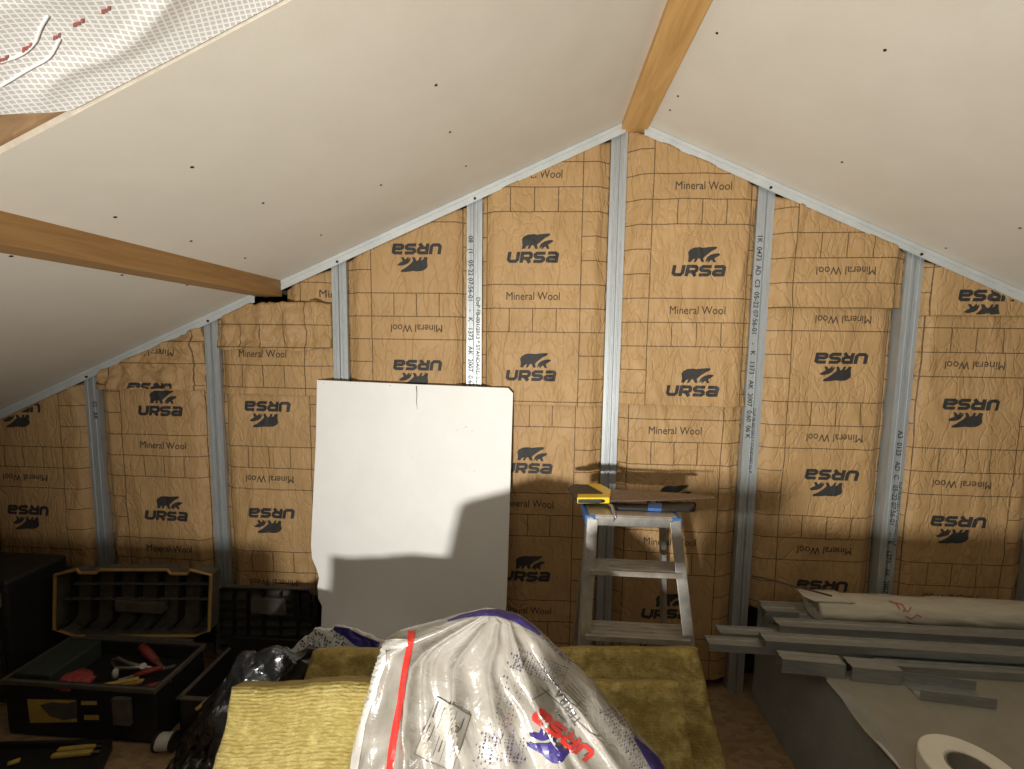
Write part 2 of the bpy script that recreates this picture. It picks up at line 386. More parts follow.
# ------------------------------------------------------------------ printed kraft batts
def stroke(pts, w):
    """polyline as overlapping quads with mitred joints -> verts, faces in 2-D"""
    vs = []; fs = []; n = len(pts)
    for i, p in enumerate(pts):
        p = Vector(p)
        a = (Vector(pts[i])-Vector(pts[i-1])).normalized() if i else None
        b = (Vector(pts[i+1])-Vector(pts[i])).normalized() if i < n-1 else None
        if a is None: a = b
        if b is None: b = a
        na = Vector((-a.y, a.x)); nb = Vector((-b.y, b.x)); m = (na+nb).normalized(); k = w/2/max(.35, m.dot(na))
        vs += [p+m*k, p-m*k]
    fs = [(2*i, 2*i+1, 2*i+3, 2*i+2) for i in range(n-1)]
    return vs, fs
BIG = [(240, 303), (246, 255), (238, 205), (256, 178), (300, 155), (360, 150), (400, 155), (455, 147), (520, 142), (545, 148), (533, 166), (492, 186), (455, 214), (425, 238), (402, 262), (412, 303), (384, 303), (362, 262), (342, 272), (326, 303), (300, 303), (316, 268), (290, 276), (272, 305)]
CUB = [(425, 303), (436, 268), (452, 244), (480, 226), (520, 214), (562, 212), (580, 224), (552, 244), (520, 262), (536, 303), (510, 305), (494, 280), (480, 283), (466, 303), (448, 305), (458, 276), (446, 290)]
def logo_parts():
    """the bear mark and the word, in metres, origin at the middle of the block"""
    out = []; sc = .00039
    for poly in (BIG, CUB):
        tri = tessellate_polygon([[Vector((p[0], p[1], 0)) for p in poly]])
        out.append(([Vector(((p[0]-368)*sc, (300-p[1])*sc)) for p in poly], [tuple(t) for t in tri]))
    letters = [[[(.13, 1), (.13, .28), (.28, .13), (.72, .13), (.87, .28), (.87, 1)]],
               [[(.13, 0), (.13, .87), (.75, .87), (.87, .76), (.87, .52), (.75, .40), (.2, .40)], [(.5, .42), (.86, 0)]],
               [[(.95, .87), (.26, .87), (.13, .76), (.13, .62), (.26, .51), (.74, .49), (.87, .38), (.87, .24), (.74, .13), (.05, .13)]],
               [[(.08, .87), (.74, .87), (.87, .76), (.87, 0)], [(.87, .13), (.26, .13), (.13, .22), (.13, .38), (.26, .48), (.87, .48)]]]
    x = 85.0; W = 133.0; H = 115.0
    for L in letters:
        for pl in L:
            vs, fs = stroke(pl, .29)
            out.append(([Vector(((x + v.x*W*.97 + (v.y-.5)*.16*H - 368)*sc, (300 - (450 - v.y*H))*sc)) for v in vs], fs))
        x += W*1.055
    return out
def merge(parts):
    vs = []; fs = []
    for v, f in parts:
        o = len(vs); vs += v; fs += [tuple(i+o for i in q) for q in f]
    return vs, fs
def fine(vs, fs, L):
    """cut 2-D triangles until edges are shorter than L"""
    bm = bmesh.new(); bv = [bm.verts.new((v[0], v[1], 0)) for v in vs]
    for f in fs:
        try: bm.faces.new([bv[i] for i in f])
        except ValueError: pass
    bmesh.ops.triangulate(bm, faces=bm.faces)
    for _ in range(4):
        es = [e for e in bm.edges if e.calc_length() > L]
        if not es: break
        bmesh.ops.subdivide_edges(bm, edges=es, cuts=1); bmesh.ops.triangulate(bm, faces=[f for f in bm.faces if len(f.verts) > 3])
    bm.verts.index_update()
    r = [Vector((v.co.x, v.co.y)) for v in bm.verts], [tuple(v.index for v in f.verts) for f in bm.faces]; bm.free(); return r
LOGO = fine(*merge(logo_parts()), .014)
_v, _f = text_mesh('Mineral Wool', .0465)
MWT = fine([Vector((v.x*.88, v.y*1.02)) for v in _v], _f, .014)

def batt(k, zb, zt, xc, zmw, flip, label, seed, depth=.004, amp=1., bulge=.012, x0=None, x1=None, edge=0., crumple=0., rag=0., tilt=0., skip=()):
    """kraft-faced batt in bay k (between stud k-1 and k).  zb..zt limits; zmw = height of a 'Mineral Wool' row"""
    a = (stud_x(k-1)+SW/2 + .002) if x0 is None else x0; b = (stud_x(k)-SW/2 - .002) if x1 is None else x1
    def top(x): return min(zt + tilt*(x-a) + (rag*fbm(x*9, seed*3.1, 5) if rag else 0), ceil_z(x)-.041)
    def h(x, z):
        e = min((x-a), (b-x))/.06; e = max(0, min(1, e)); e = e*e*(3-2*e)
        y = D + depth + .028*(1-e)*.6 - bulge*e
        y += amp*(.006*fbm(x*3.3+seed, z*2.1, seed, 3) - .010*max(0, ridge(x*6+seed*1.7+.25*math.sin(z*5), z*1.5+seed, .3)-.62)*1.6 - .007*max(0, ridge(x*13+seed*.7, z*3.1+seed*2, 1.3)-.66) - .005*max(0, ridge(x*3+seed, z*9, 3.3)-.7))
        if crumple: y -= crumple*(abs(noise.noise(Vector((x*11+seed, z*14, 1)))) + .5*abs(noise.noise(Vector((x*25, z*27+seed, 4)))))
        if edge:   # lower edge curls toward the room
            q = max(0, 1-(z-zb)/.07); y -= edge*q*q*(.6+.6*noise.noise(Vector((x*5, seed, 0))))
        return y
    def uv(x, z):
        return ((x-xc), (z-zmw)-.05) if not flip else (-(x-xc), -(z-zmw)-.05)
    W = b-a; nx = max(12, int(W/.009)); H = max(top(a), top(b), top((a+b)/2)) - zb; nz = max(8, int(H/.010))
    vs = []; uvs = []
    for j in range(nz+1):
        for i in range(nx+1):
            x = a+W*i/nx; zz = zb + (rag*.6*fbm(x*6, seed, 2) if rag else 0) + edge*.15*noise.noise(Vector((x*7, seed, 9)))
            z = zz + (top(x)-zz)*j/nz
            vs.append((x, h(x, z), z)); uvs.append(uv(x, z))
    fs = [(j*(nx+1)+i, j*(nx+1)+i+1, (j+1)*(nx+1)+i+1, (j+1)*(nx+1)+i) for j in range(nz) for i in range(nx)]
    nf = len(fs)
    loop = [i for i in range(nx+1)] + [j*(nx+1)+nx for j in range(1, nz+1)] + [nz*(nx+1)+i for i in range(nx-1, -1, -1)] + [j*(nx+1) for j in range(nz-1, 0, -1)]
    o0 = len(vs); vs += [(vs[i][0], D+.10, vs[i][2]) for i in loop]; uvs += [uvs[i] for i in loop]
    n = len(loop); fs += [(loop[(i+1) % n], loop[i], o0+i, o0+(i+1) % n) for i in range(n)]
    t = thing('kraft_faced_batt', (round((a+b)/2, 3), D+.05, zb), label, 'insulation', 'kraft faced insulation batts')
    me = bpy.data.meshes.new('paper_facing'); me.from_pydata(vs, [], fs); me.materials.append(M['kraft']); me.materials.append(M['wool_edge'])
    me.polygons.foreach_set('material_index', [0]*nf+[1]*n); me.polygons.foreach_set('use_smooth', [True]*nf+[False]*n)
    ul = me.uv_layers.new(name='UVMap'); li = [0]*len(me.loops); me.loops.foreach_get('vertex_index', li)
    ul.data.foreach_set('uv', [c for i in li for c in uvs[i]]); me.update()
    o = bpy.data.objects.new('paper_facing', me); COL.objects.link(o); adopt(o, t)
    def put(name, shape, v0, mat):
        s = -1 if flip else 1
        zc = zmw + s*(v0+.05)
        pv = [(xc + s*p.x, zc + s*p.y) for p in shape[0]]
        good = [a+.004 < x < b-.004 and zb+.004+(rag*.3) < z < top(x)-.006 for x, z in pv]
        ff = [f for f in shape[1] if all(good[i] for i in f)]
        if len(ff) < 8: return
        mb = MB(); used = sorted({i for f in ff for i in f}); mp = {i: q for q, i in enumerate(used)}
        mb.add([(pv[i][0], h(*pv[i])-.0022, pv[i][1]) for i in used], [tuple(mp[i] for i in f) for f in ff])
        mb.build(name, mat, t, fix=False)
    for q in range(-6, 7):
        put('printed_logo', LOGO, q*.5+.149, 'ink')
        put('printed_lettering', MWT, q*.5-.05, 'ink_soft')
    return t
def Z(x, y): return atY(x, y, D).z
def X_(x, y): return atY(x, y, D).x
B = batt
B(0, .45, 3, X_(31, 515), Z(45, 477), True, 'leftmost kraft-faced batt, in shadow above the tall black case', 1)
B(1, Z(150, 572), Z(150, 386), X_(167, 475), Z(166, 445), False, 'kraft-faced batt above the ochre-rimmed toolbox lid', 2)
B(1, Z(150, 387)-.01, 3, X_(157, 385), Z(160, 352)+.0, True, 'small crumpled kraft offcut wedged under the track, left of second stud', 3, depth=-.006, crumple=.035, amp=2, edge=.01, tilt=-.1)
B(2, Z(270, 588), Z(270, 392), X_(271, 470), Z(272, 478), True, 'kraft-faced batt left of the white board, above the black tool case', 4)
B(2, Z(270, 392)-.012, Z(270, 345), X_(265, 354), Z(265, 354), False, 'narrow kraft strip reading upright, just below the crumpled flap', 5, depth=-.004, edge=.012, amp=1.5)
B(2, Z(270, 347)-.01, Z(270, 302), X_(266, 320), Z(270, 336)-.1, True, 'crumpled torn kraft flap under the purlin end', 6, depth=-.012, crumple=.03, amp=2, edge=.02, rag=.02)
B(2, Z(308, 303)-.01, 3, X_(345, 295), Z(330, 294), False, 'small kraft offcut in the corner between purlin end and stud', 7, depth=.006, x0=-1.135)
B(3, 0.05, 3, X_(417, 300), Z(417, 328), True, 'kraft-faced batt with upside-down print behind the top of the white board', 8, amp=.6)
B(4, Z(550, 404)-.006, 3, X_(533, 296), Z(533, 297), False, 'tall kraft-faced batt left of the ridge stud, upper of two', 9, depth=-.004, edge=.012)
B(4, .05, Z(550, 404), X_(528, 500), Z(527, 503), False, 'kraft-faced batt between white board and stepladder, lower of two', 10, depth=.004)
B(5, Z(690, 404)-.006, 3, X_(698, 262), Z(699, 311), False, 'tall kraft-faced batt right of the ridge stud, upper of two', 11, depth=-.004, edge=.014, amp=1.3)
B(5, .05, Z(690, 404), X_(672, 500), Z(671, 431), False, 'kraft-faced batt behind the stepladder, lower of two', 12, depth=.018)
B(6, Z(830, 307)-.004, 3, X_(843, 270), Z(843, 271), True, 'short kraft-faced batt under the right track, upside-down lettering only', 13, depth=-.002, edge=.01, amp=1.3)
B(6, Z(820, 613), Z(830, 307), X_(836, 430), Z(835, 438), True, 'kraft-faced batt above the left end of the film roll', 14, depth=.026, x1=stud_x(6)-SW/2-.007)
B(7, Z(970, 315)-.004, 3, X_(982, 298), Z(976, 253)-.007, True, 'smallest kraft offcut at upper right with one upside-down logo', 15, depth=-.002, edge=.01)
B(7, Z(960, 606), Z(970, 315), X_(968, 420), Z(972, 365), True, 'rightmost large kraft-faced batt, above the film roll', 16, depth=.012)

B(8, .5, 3, 2.41, 1.1, True, 'kraft-faced batt just outside the right edge of the photo', 17)
# ------------------------------------------------------------------ reinforced membrane (near part of the left slope)
def memb_z(x, y):
    t = (.80-y)
    w = .012*math.sin(x*9+y*5) + .018*fbm(x*2.3, y*2.3, 7, 3)
    if t > .05: w -= .02*min(1, (t-.05)/.15)
    w -= .020*max(0, ridge(x*3.1+1.3, y*4.2, 2)-.72)*2
    return ceil_z(x) + .005 + w*min(1, max(.12, t*5))
mt = thing('reinforced_membrane', (-.8, .3, ceil_z(-.8)), 'white mesh-reinforced plastic membrane hanging at upper left with red print', 'membrane')
nx, ny = 150, 190; vs = []; uvs = []
for j in range(ny+1):
    for i in range(nx+1):
        x = -1.13 + 1.43*i/nx; y0 = .772 - .05*max(0, min(1, (-.84-x)/.08)); y = y0 - (y0+1.6)*(j/ny)**1.6
        vs.append((x, y, memb_z(x, y))); q = x*.90+y*.43; r = -x*.43+y*.90
        uvs.append((q+.012*fbm(x*4, y*4, 1, 2), r+.012*fbm(x*4, y*4, 9, 2)))
fs = [(j*(nx+1)+i, j*(nx+1)+i+1, (j+1)*(nx+1)+i+1, (j+1)*(nx+1)+i) for j in range(ny) for i in range(nx)]
me = bpy.data.meshes.new('sheet'); me.from_pydata(vs, [], fs); me.materials.append(M['membrane']); me.polygons.foreach_set('use_smooth', [True]*len(fs))
ul = me.uv_layers.new(name='UVMap'); li = [0]*len(me.loops); me.loops.foreach_get('vertex_index', li); ul.data.foreach_set('uv', [c for i in li for c in uvs[i]])
so = bpy.data.objects.new('sheet', me); COL.objects.link(so); adopt(so, mt); so.modifiers.new('thick', 'SOLIDIFY').thickness = .0008
SHEET = BVHTree.FromPolygons([Vector(v) for v in vs], fs)
def cast(bvh, x, y, off):
    d = ray(x, y).normalized(); loc, nrm, _, _ = bvh.ray_cast(CAM, d)
    if loc is None: return None
    if nrm.dot(d) > 0: nrm = -nrm
    return loc + nrm*off
def decal(bvh, vs, fs, name, mat, parent, off=.0016, L=None):
    """flat print given in photo pixels, laid on the surface it is printed on"""
    if L: vs, fs = fine(vs, fs, L)
    p = [cast(bvh, v[0], v[1], off) for v in vs]; ff = [f for f in fs if all(p[i] is not None for i in f)]
    if not ff: return None
    used = sorted({i for f in ff for i in f}); mp = {i: q for q, i in enumerate(used)}
    mb = MB(); mb.add([p[i] for i in used], [tuple(mp[i] for i in f) for f in ff])
    return mb.build(name, mat, parent, fix=False)
def tubecast(bvh, pts, r, name, mat, parent):
    for _ in range(2):
        o = [pts[0]]
        for a, b in zip(pts, pts[1:]): o += [tuple(a[i]*.75+b[i]*.25 for i in (0, 1)), tuple(a[i]*.25+b[i]*.75 for i in (0, 1))]
        pts = o+[pts[-1]]
    q = []
    for i in range(len(pts)-1):
        for k in range(2):
            a = k/2; c = cast(bvh, pts[i][0]*(1-a)+pts[i+1][0]*a, pts[i][1]*(1-a)+pts[i+1][1]*a, r*.3)
            if c is not None: q.append(c)
    if len(q) > 2: MB().tube(q, r, 6).build(name, mat, parent, smooth=True)
tubecast(SHEET, [(0, 62), (22, 55), (36, 42), (40, 28), (48, 15)], .0019, 'fold', 'membrane_fold', mt)
tubecast(SHEET, [(0, 86), (12, 79), (30, 68), (50, 58), (57, 44), (60, 38)], .0019, 'fold', 'membrane_fold', mt)
for cx, cy, w, h in ((3, 59, 9, 6), (27, 47, 11, 6), (56, 36, 7, 5), (78, 22, 11, 5), (105, 9, 9, 5)):
    for q in range(3):
        x0 = cx - w/2 + q*w/3; y0 = cy - (q-1)*.55*w/3
        decal(SHEET, [(x0, y0-h/2+q % 2), (x0+w/3*.8, y0-h/2-.8+q % 2), (x0+w/3*.8, y0+h/2-1), (x0, y0+h/2)], [(0, 1, 2, 3)], 'red_print', 'red_print', mt, .002, 3)

# ------------------------------------------------------------------ white board
BL_TOP, BL_SL = 1.868, .10     # plane: Y = 1.893 - .10*(z_top - z)
ZT = atY(415, 384, 1.89).z
def board_pt(x, y):
    d = ray(x, y); # Y = BL_TOP - SL*(ZT - z)
    t = (BL_TOP - BL_SL*(ZT-HC)) / (d.y - BL_SL*d.z); return CAM + d*t
out = [(317, 380), (350, 381.5), (420, 384.5), (470, 386.5), (508, 388), (513, 393), (511, 460), (508, 560), (506, 612)]
lf = [(321, 630), (322, 606), (318, 598), (317.5, 586), (319, 578), (317, 570), (312, 558), (311, 545), (313, 500), (316, 440)]
P3 = [board_pt(*p) for p in out]; z_dir = Vector((0, -BL_SL, -1))
P3 += [P3[-1] + z_dir*(P3[-1].z-.005) + Vector((.012, 0, 0))]; a = board_pt(*lf[0]); P3 += [a + z_dir*(a.z-.005)] + [board_pt(*p) for p in lf]
wb = thing('white_board', (-.55, 1.70, 0), 'white-faced board offcut with chipped edge leaning on the studs', 'board')
mb = MB(); nb = Vector((0, 1, -BL_SL)).normalized()
tri = tessellate_polygon([P3]); n = len(P3)
mb.add(P3 + [p + nb*.011 for p in P3], [tuple(t) for t in tri] + [tuple(i+n for i in t[::-1]) for t in tri]); mb.add(P3 + [p + nb*.011 for p in P3], [(i, (i+1) % n, n+(i+1) % n, n+i) for i in range(n)], 1)
mb.build('panel', ['white_board', 'plaster_edge'], wb)
cp = [board_pt(*p) for p in ((416.5, 386), (417, 395), (416.4, 402), (417.5, 409))]
mb = MB(); mb.add([p - nb*.0008 + Vector((s*w, 0, 0)) for p, w in zip(cp, (.0022, .0016, .0014, .0006)) for s in (-1, 1)], [(2*i, 2*i+1, 2*i+3, 2*i+2) for i in range(3)]); mb.build('crack', 'label_ink', wb, fix=False)
for x, y, r in ((390, 385.6, .003), (324, 383.5, .002), (457, 430, .002), (466, 427, .003), (472, 431, .002), (412, 458, .002), (360, 449, .0018), (474, 471, .002)):
    c = board_pt(x, y) - nb*.0006; mb = MB(); mb.add([c + Vector((math.cos(k)*r*(1.6 if y > 390 else 1), 0, math.sin(k)*r*.7)) for k in [i*1.047 for i in range(6)]], [tuple(range(6))]); mb.build('scuff', 'label_ink' if y < 390 else 'label', wb, fix=False)

# ------------------------------------------------------------------ stepladder
YT = 1.48; zt = atY(632, 519, YT).z + .012
lad = thing('stepladder', (.33, 1.4, 0), 'worn aluminium stepladder with blue corner brackets, tools on top', 'ladder')
XL, XRt = atY(590, 516, YT).x, atY(676, 516, YT).x
SL_ = .14     # front rails come forward by this much per metre of drop
fl = .034/.9
def rail_pt(s, z, rear=False):
    dz = zt-z; x = (XL if s < 0 else XRt) + s*dz*(.05 if s < 0 else .12)
    return Vector((x - (s*.018 if rear else 0), (YT + .10 + dz*.25) if rear else (YT + .012 - dz*SL_), z))
for s in (-1, 1):
    a, b = rail_pt(s, zt-.01), rail_pt(s, .012); mb = MB()
    mb.bar(a, b, .022, .052, up=(0, 1, 0)); mb.bar(a+Vector((s*-.008, -.027, 0)), b+Vector((s*-.008, -.027, 0)), .036, .003, up=(0, 1, 0)); mb.build('front_rail', 'alu', lad, bevel=.002)
    MB().box(b.x-.02, b.x+.02, b.y-.032, b.y+.032, 0, .03).build('rubber_foot', 'black', lad, bevel=.003)
    a, b = rail_pt(s, zt-.03, True), rail_pt(s, .012, True); mb = MB(); mb.bar(a, b, .018, .036, up=(0, 1, 0)); mb.build('rear_rail', 'alu', lad, bevel=.002)
    MB().box(b.x-.016, b.x+.016, b.y-.024, b.y+.024, 0, .03).build('rubber_foot', 'black', lad, bevel=.003)
    x = XL if s < 0 else XRt
    mb = MB(); mb.box(x-.018, x+.018, YT-.014, YT+.125, zt-.035, zt+.001); br = mb.build('corner_bracket', 'blue', lad, bevel=.004)
    for zz in (zt-.010, zt-.026):
        c = Vector((x, YT-.013, zz)); MB().tube([c, c+Vector((0, -.004, 0))], .0055, 8).build('rivet', 'alu', br)
mb = MB().box(XL-.004, XRt+.004, YT-.008, YT+.12, zt-.012, zt+.002); mb.box(XL+.012, XRt-.012, YT-.012, YT+.002, zt-.036, zt-.001)
mb.build('top_platform', 'alu', lad, bevel=.003)
for n, py in enumerate((578, 644)):
    best = None
    z = .7
    for _ in range(30):
        z = atY(636, py, YT+.012-(zt-z)*SL_-.03).z
    fr = [rail_pt(-1, z), rail_pt(1, z)]
    mb = MB().box(fr[0].x+.008, fr[1].x-.008, fr[0].y-.032, fr[0].y+.055, z+.004, z+.022)
    for r in range(4): mb.box(fr[0].x+.014, fr[1].x-.014, fr[0].y-.020+r*.02, fr[0].y-.012+r*.02, z+.022, z+.0235)
    mb.build('tread', 'alu_tread', lad, bevel=.003); tz = z
z = max(.12, tz-.21); fr = [rail_pt(-1, z), rail_pt(1, z)]
MB().box(fr[0].x+.008, fr[1].x-.008, fr[0].y-.032, fr[0].y+.055, z+.004, z+.022).build('tread', 'alu_tread', lad, bevel=.003)
zc = .42; MB().bar(rail_pt(-1, zc, True), rail_pt(1, zc, True), .02, .02).build('rear_brace', 'alu', lad)

# tools on the ladder top
ztop = zt+.003
def flat3(z0): return lambda p, d: Vector((p[0], p[1], z0+d))
def pz(x, y, z=None): q = atZ(x, y, (z if z is not None else ztop+.02)); return (q.x, q.y)
saw = thing('hand_saw', (.32, 1.53, ztop), 'rusty hand saw with black and yellow handle lying on the ladder top', 'saw')
hz = ztop+.016
hnd = [pz(568, 490, hz), pz(573, 487.5, hz), pz(600, 488, hz), pz(610, 494, hz), pz(609, 502.5, hz), pz(601, 503.5, hz), pz(577, 503, hz), pz(571, 496, hz)]
MB().prism(hnd, flat3(ztop+.016), .014).build('handle', 'black', saw, bevel=.004)
MB().prism([pz(587, 488, hz), pz(600, 488, hz), pz(611, 494, hz), pz(609.5, 503, hz), pz(600, 502, hz), pz(603, 497, hz), pz(598, 494, hz)], flat3(ztop+.015), .019).build('handle_trim', 'yellow', saw, bevel=.003)
MB().prism([pz(577.5, 499, hz), pz(602, 499, hz), pz(609, 499.5, hz), pz(609.5, 503, hz), pz(577, 503, hz)], flat3(ztop+.014), .022).build('handle_trim', 'yellow', saw, bevel=.003)
bl = [pz(606, 490.5, hz), pz(680, 494.5, hz), pz(714, 497.5, hz), pz(714, 499, hz), pz(680, 501, hz), pz(640, 502.5, hz), pz(608, 502.5, hz)]
MB().prism(bl, flat3(ztop+.0205), .002).build('blade', 'rust', saw)
bar_ = thing('pry_bar', (.4, 1.52, ztop), 'dark flat pry bar with blue band under the saw blade', 'tool')
z1 = ztop+.0105
def pzz(x, y): q = atZ(x, y, z1); return (q.x, q.y)
MB().prism([pzz(612, 502.5), pzz(650, 504), pzz(650, 508.5), pzz(612, 507)], flat3(ztop), .010).build('shank', 'black', bar_, bevel=.002)
MB().prism([pzz(648, 503), pzz(662, 503.5), pzz(662, 509), pzz(648, 508.5)], flat3(ztop), .0125).build('band', 'blue', bar_, bevel=.002)
MB().prism([pzz(661, 502), pzz(692, 502.5), pzz(695, 505), pzz(690, 509.5), pzz(661, 509)], flat3(ztop), .011).build('flat_end', 'black', bar_, bevel=.002)
hk = thing('metal_hook', (.26, 1.475, ztop), 'small steel claw hook hanging over the ladder front edge', 'hook')
hp = [atZ(607, 504, ztop+.008), atZ(612, 506, ztop+.012)]
q = atY(615, 510, YT-.019)
MB().tube([hp[0], hp[1], Vector((q.x, YT-.014, ztop+.006)), Vector((q.x+.002, YT-.020, ztop-.006)), Vector((q.x-.004, YT-.021, ztop-.016))], [.004, .006, .007, .006, .003], 8).build('claw', 'toolsteel', hk, smooth=True)

# ------------------------------------------------------------------ mineral wool slabs
def wool_slab(TL, TR, BLc, BRc, th, label, seed, mat='wool_rough'):
    TL, TR, BLc, BRc = map(Vector, (TL, TR, BLc, BRc)); nrm = (TR-TL).cross(BLc-TL).normalized()
    if nrm.y > 0: nrm = -nrm
    nx, ny = 70, 60; vs = []; uvs = []
    L = (TR-TL).length; H = (BLc-TL).length
    for side in (0, 1):
        for j in range(ny+1):
            for i in range(nx+1):
                u, v = i/nx, j/ny; p = TL.lerp(TR, u).lerp(BLc.lerp(BRc, u), v)
                e = min(u*L, (1-u)*L, v*H)/.03; e = max(0, min(1, e)); rnd = (1-math.sqrt(max(0, 1-(1-e)**2)))*.012
                nz = .010*fbm(u*L*5+seed, v*H*5, seed, 4) + .004*fbm(u*L*22, v*H*22, seed, 2)
                q = p + nrm*((nz-rnd) if side == 0 else (-th+rnd+nz*.5))
                q += (TR-TL).normalized()*.008*fbm(v*H*8, seed, side*.2+i*.01, 3) + Vector((0, 0, .008*fbm(u*L*7, seed*2., 4, 3)))*(1-v)
                q.z = max(q.z, .001); vs.append(q); uvs.append((u*L+seed*.37, (1-v)*H))
    N = (nx+1)*(ny+1); fs = []
    for j in range(ny):
        for i in range(nx):
            a = j*(nx+1)+i; fs.append((a, a+nx+1, a+nx+2, a+1)); fs.append((N+a, N+a+1, N+a+nx+2, N+a+nx+1))
    nf = len(fs)
    for i in range(nx): a = i; fs.append((a, a+1, N+a+1, N+a)); a = ny*(nx+1)+i; fs.append((a+1, a, N+a, N+a+1))
    for j in range(ny): a = j*(nx+1); b = a+nx+1; fs.append((b, a, N+a, N+b)); a += nx; b += nx; fs.append((a, b, N+b, N+a))
    me = bpy.data.meshes.new('mineral_wool_slab'); me.from_pydata(vs, [], fs); me.materials.append(M[mat]); me.materials.append(M['wool_edge'])
    me.polygons.foreach_set('material_index', [0]*nf+[1]*(len(fs)-nf)); me.polygons.foreach_set('use_smooth', [True]*len(fs))
    ul = me.uv_layers.new(name='UVMap'); li = [0]*len(me.loops); me.loops.foreach_get('vertex_index', li); ul.data.foreach_set('uv', [c for i in li for c in uvs[i]])
    o = bpy.data.objects.new('mineral_wool_slab', me); COL.objects.link(o)
    return tag(o, label, 'insulation', 'mineral wool slabs')
def floor_of(T, dYdz, dX=0.): return Vector((T.x+dX, T.y - dYdz*T.z, 0.002))
T1, T2 = atY(230, 689, .97), atY(372, 682, 1.0)
T2 = Vector((T2.x+.03, T2.y, T2.z+.004))
wool_slab(T1, T2, floor_of(T1, .48, -.02), floor_of(T2, .48, 0), .075, 'bright yellow mineral wool slab left of the plastic bag', 1, 'wool')
T1, T2 = atY(312, 651, 1.29), atY(698, 649, 1.325)
wool_slab(T1, T2, floor_of(T1, .50, -.08), Vector((.62, 1.00, .002)), .07, 'long wide mineral wool slab at the back, in front of the stepladder', 2)
T1, T2 = Vector((.02, 1.17, .605)), atY(681, 684, 1.18)
wool_slab(T1, T2, floor_of(T1, .60, 0), floor_of(T2, .60, .04), .08, 'smaller mineral wool slab right of the bag, before the long slab', 3)

# ------------------------------------------------------------------ the plastic bag in front
def ymid(z): return .70 + .27*max(0, z)/.95
def sil(x, y):
    Y = .95
    for _ in range(40): Y = .5*Y + .5*ymid(atY(x, y, Y).z)
    return atY(x, y, Y)
SLt = [sil(*p) for p in ((484, 611), (455, 617), (430, 624.5), (400, 633), (383, 642), (376, 660), (366, 700), (357, 735), (350, 769))]
SRt = [sil(*p) for p in ((497, 611), (520, 617), (545, 636), (562, 653), (585, 676), (612, 707), (640, 740), (665, 769))]
ZTOP = max(SLt[0].z, SRt[0].z)
def interp(tab, z, base):
    if z >= tab[0].z: return tab[0].x
    for a, b in zip(tab, tab[1:]):
        if a.z >= z >= b.z: t = (a.z-z)/max(1e-6, a.z-b.z); return a.x*(1-t)+b.x*t
    a = tab[-1]; t = (a.z-z)/a.z; return a.x*(1-t)+base*t
NTH, NZ = 220, 150
BAGV = []; 
folds = [(-.95, .13, .10, 0.25), (-.55, .10, .13, -.35), (-.15, .09, .16, .3), (.18, .10, .15, .55), (.55, .09, .12, .5), (.85, .12, .1, .3), (1.15, .1, .1, .1)]
for j in range(NZ+1):
    f = j/NZ; z = ZTOP*(1-f**1.25)
    xl, xr = interp(SLt, z, -.52), interp(SRt, z, .56); xm = (xl+xr)/2; hw = max(.004, (xr-xl)/2)
    hd = .012 + .17*min(1, ((ZTOP-z)/.5))**.75
    for i in range(NTH):
        th = 2*math.pi*i/NTH     # 0 = right, pi/2 = back, -pi/2 = front
        c, s = math.cos(th), math.sin(th)
        ex = .8; px_ = xm + hw*math.copysign(abs(c)**ex, c); py_ = ymid(z) + hd*math.copysign(abs(s)**ex, s)
        if s < .35:
            u = (px_-xm)/max(.05, hw); k = 0
            for u0, w, am, sl in folds:
                q = (u-u0*1.0-sl*(z-.75))/w; k += am*max(0, 1-abs(q))**1.6
            k2 = max(0, ridge(u*3.1+2, z*2.0+u, 1.2)-.55)*.10 + .05*fbm(u*2.5, z*5, 3, 3) + .03*max(0, ridge(u*6, z*7, 8)-.7)
            edge = min(1, (1-abs(u))*5); py_ -= (k*.42+k2*.5)*edge*min(1, (ZTOP-z)/.12)
        wob = .006*fbm(z*14, th*2, 2, 3)
        BAGV.append(Vector((px_+wob, py_, z + .004*fbm(px_*20, z*9, 4, 2)*(1 if z > .02 else 0))))
BAGV = [Vector((v.x, v.y, max(v.z, .002))) for v in BAGV]
BAGF = [(j*NTH+i, (j+1)*NTH+i, (j+1)*NTH+(i+1) % NTH, j*NTH+(i+1) % NTH) for j in range(NZ) for i in range(NTH)] + [tuple(range(NTH))]
bag = thing('insulation_bag', (0, .7, 0), 'large crumpled white plastic insulation bag in the centre foreground', 'plastic bag')
mb = MB(); mb.add(BAGV, BAGF); film = mb.build('film', 'bag', bag, smooth=True)
BAG = BVHTree.FromPolygons(BAGV, BAGF)
def strip(pts, ws):
    vs = []
    for i, p in enumerate(pts):
        a = Vector(pts[max(0, i-1)]); b = Vector(pts[min(len(pts)-1, i+1)]); d = (b-a).normalized(); nn = Vector((-d.y, d.x)); w = ws[i] if isinstance(ws, list) else ws
        vs += [Vector(p)+nn*w/2, Vector(p)-nn*w/2]
    return vs, [(2*i, 2*i+1, 2*i+3, 2*i+2) for i in range(len(pts)-1)]
v, f = strip([(412, 631), (410, 645), (405, 672), (401, 700), (397, 722), (393, 745), (389, 775)], [7, 6.5, 6.5, 6.5, 7, 7, 7]); decal(BAG, v, f, 'red_stripe', 'red_print_bright', bag, L=4)
# white bunched seam down the left side
v, f = strip([(382, 643), (378, 662), (370, 690), (362, 722), (355, 769)], [10, 16, 12, 9, 8]); decal(BAG, v, f, 'white_seam', 'bag_white', bag, .0025, L=4)
v, f = strip([(386, 646), (397, 644), (408, 643)], [10, 9, 6]); decal(BAG, v, f, 'white_seam', 'bag_white', bag, .0025, L=4)
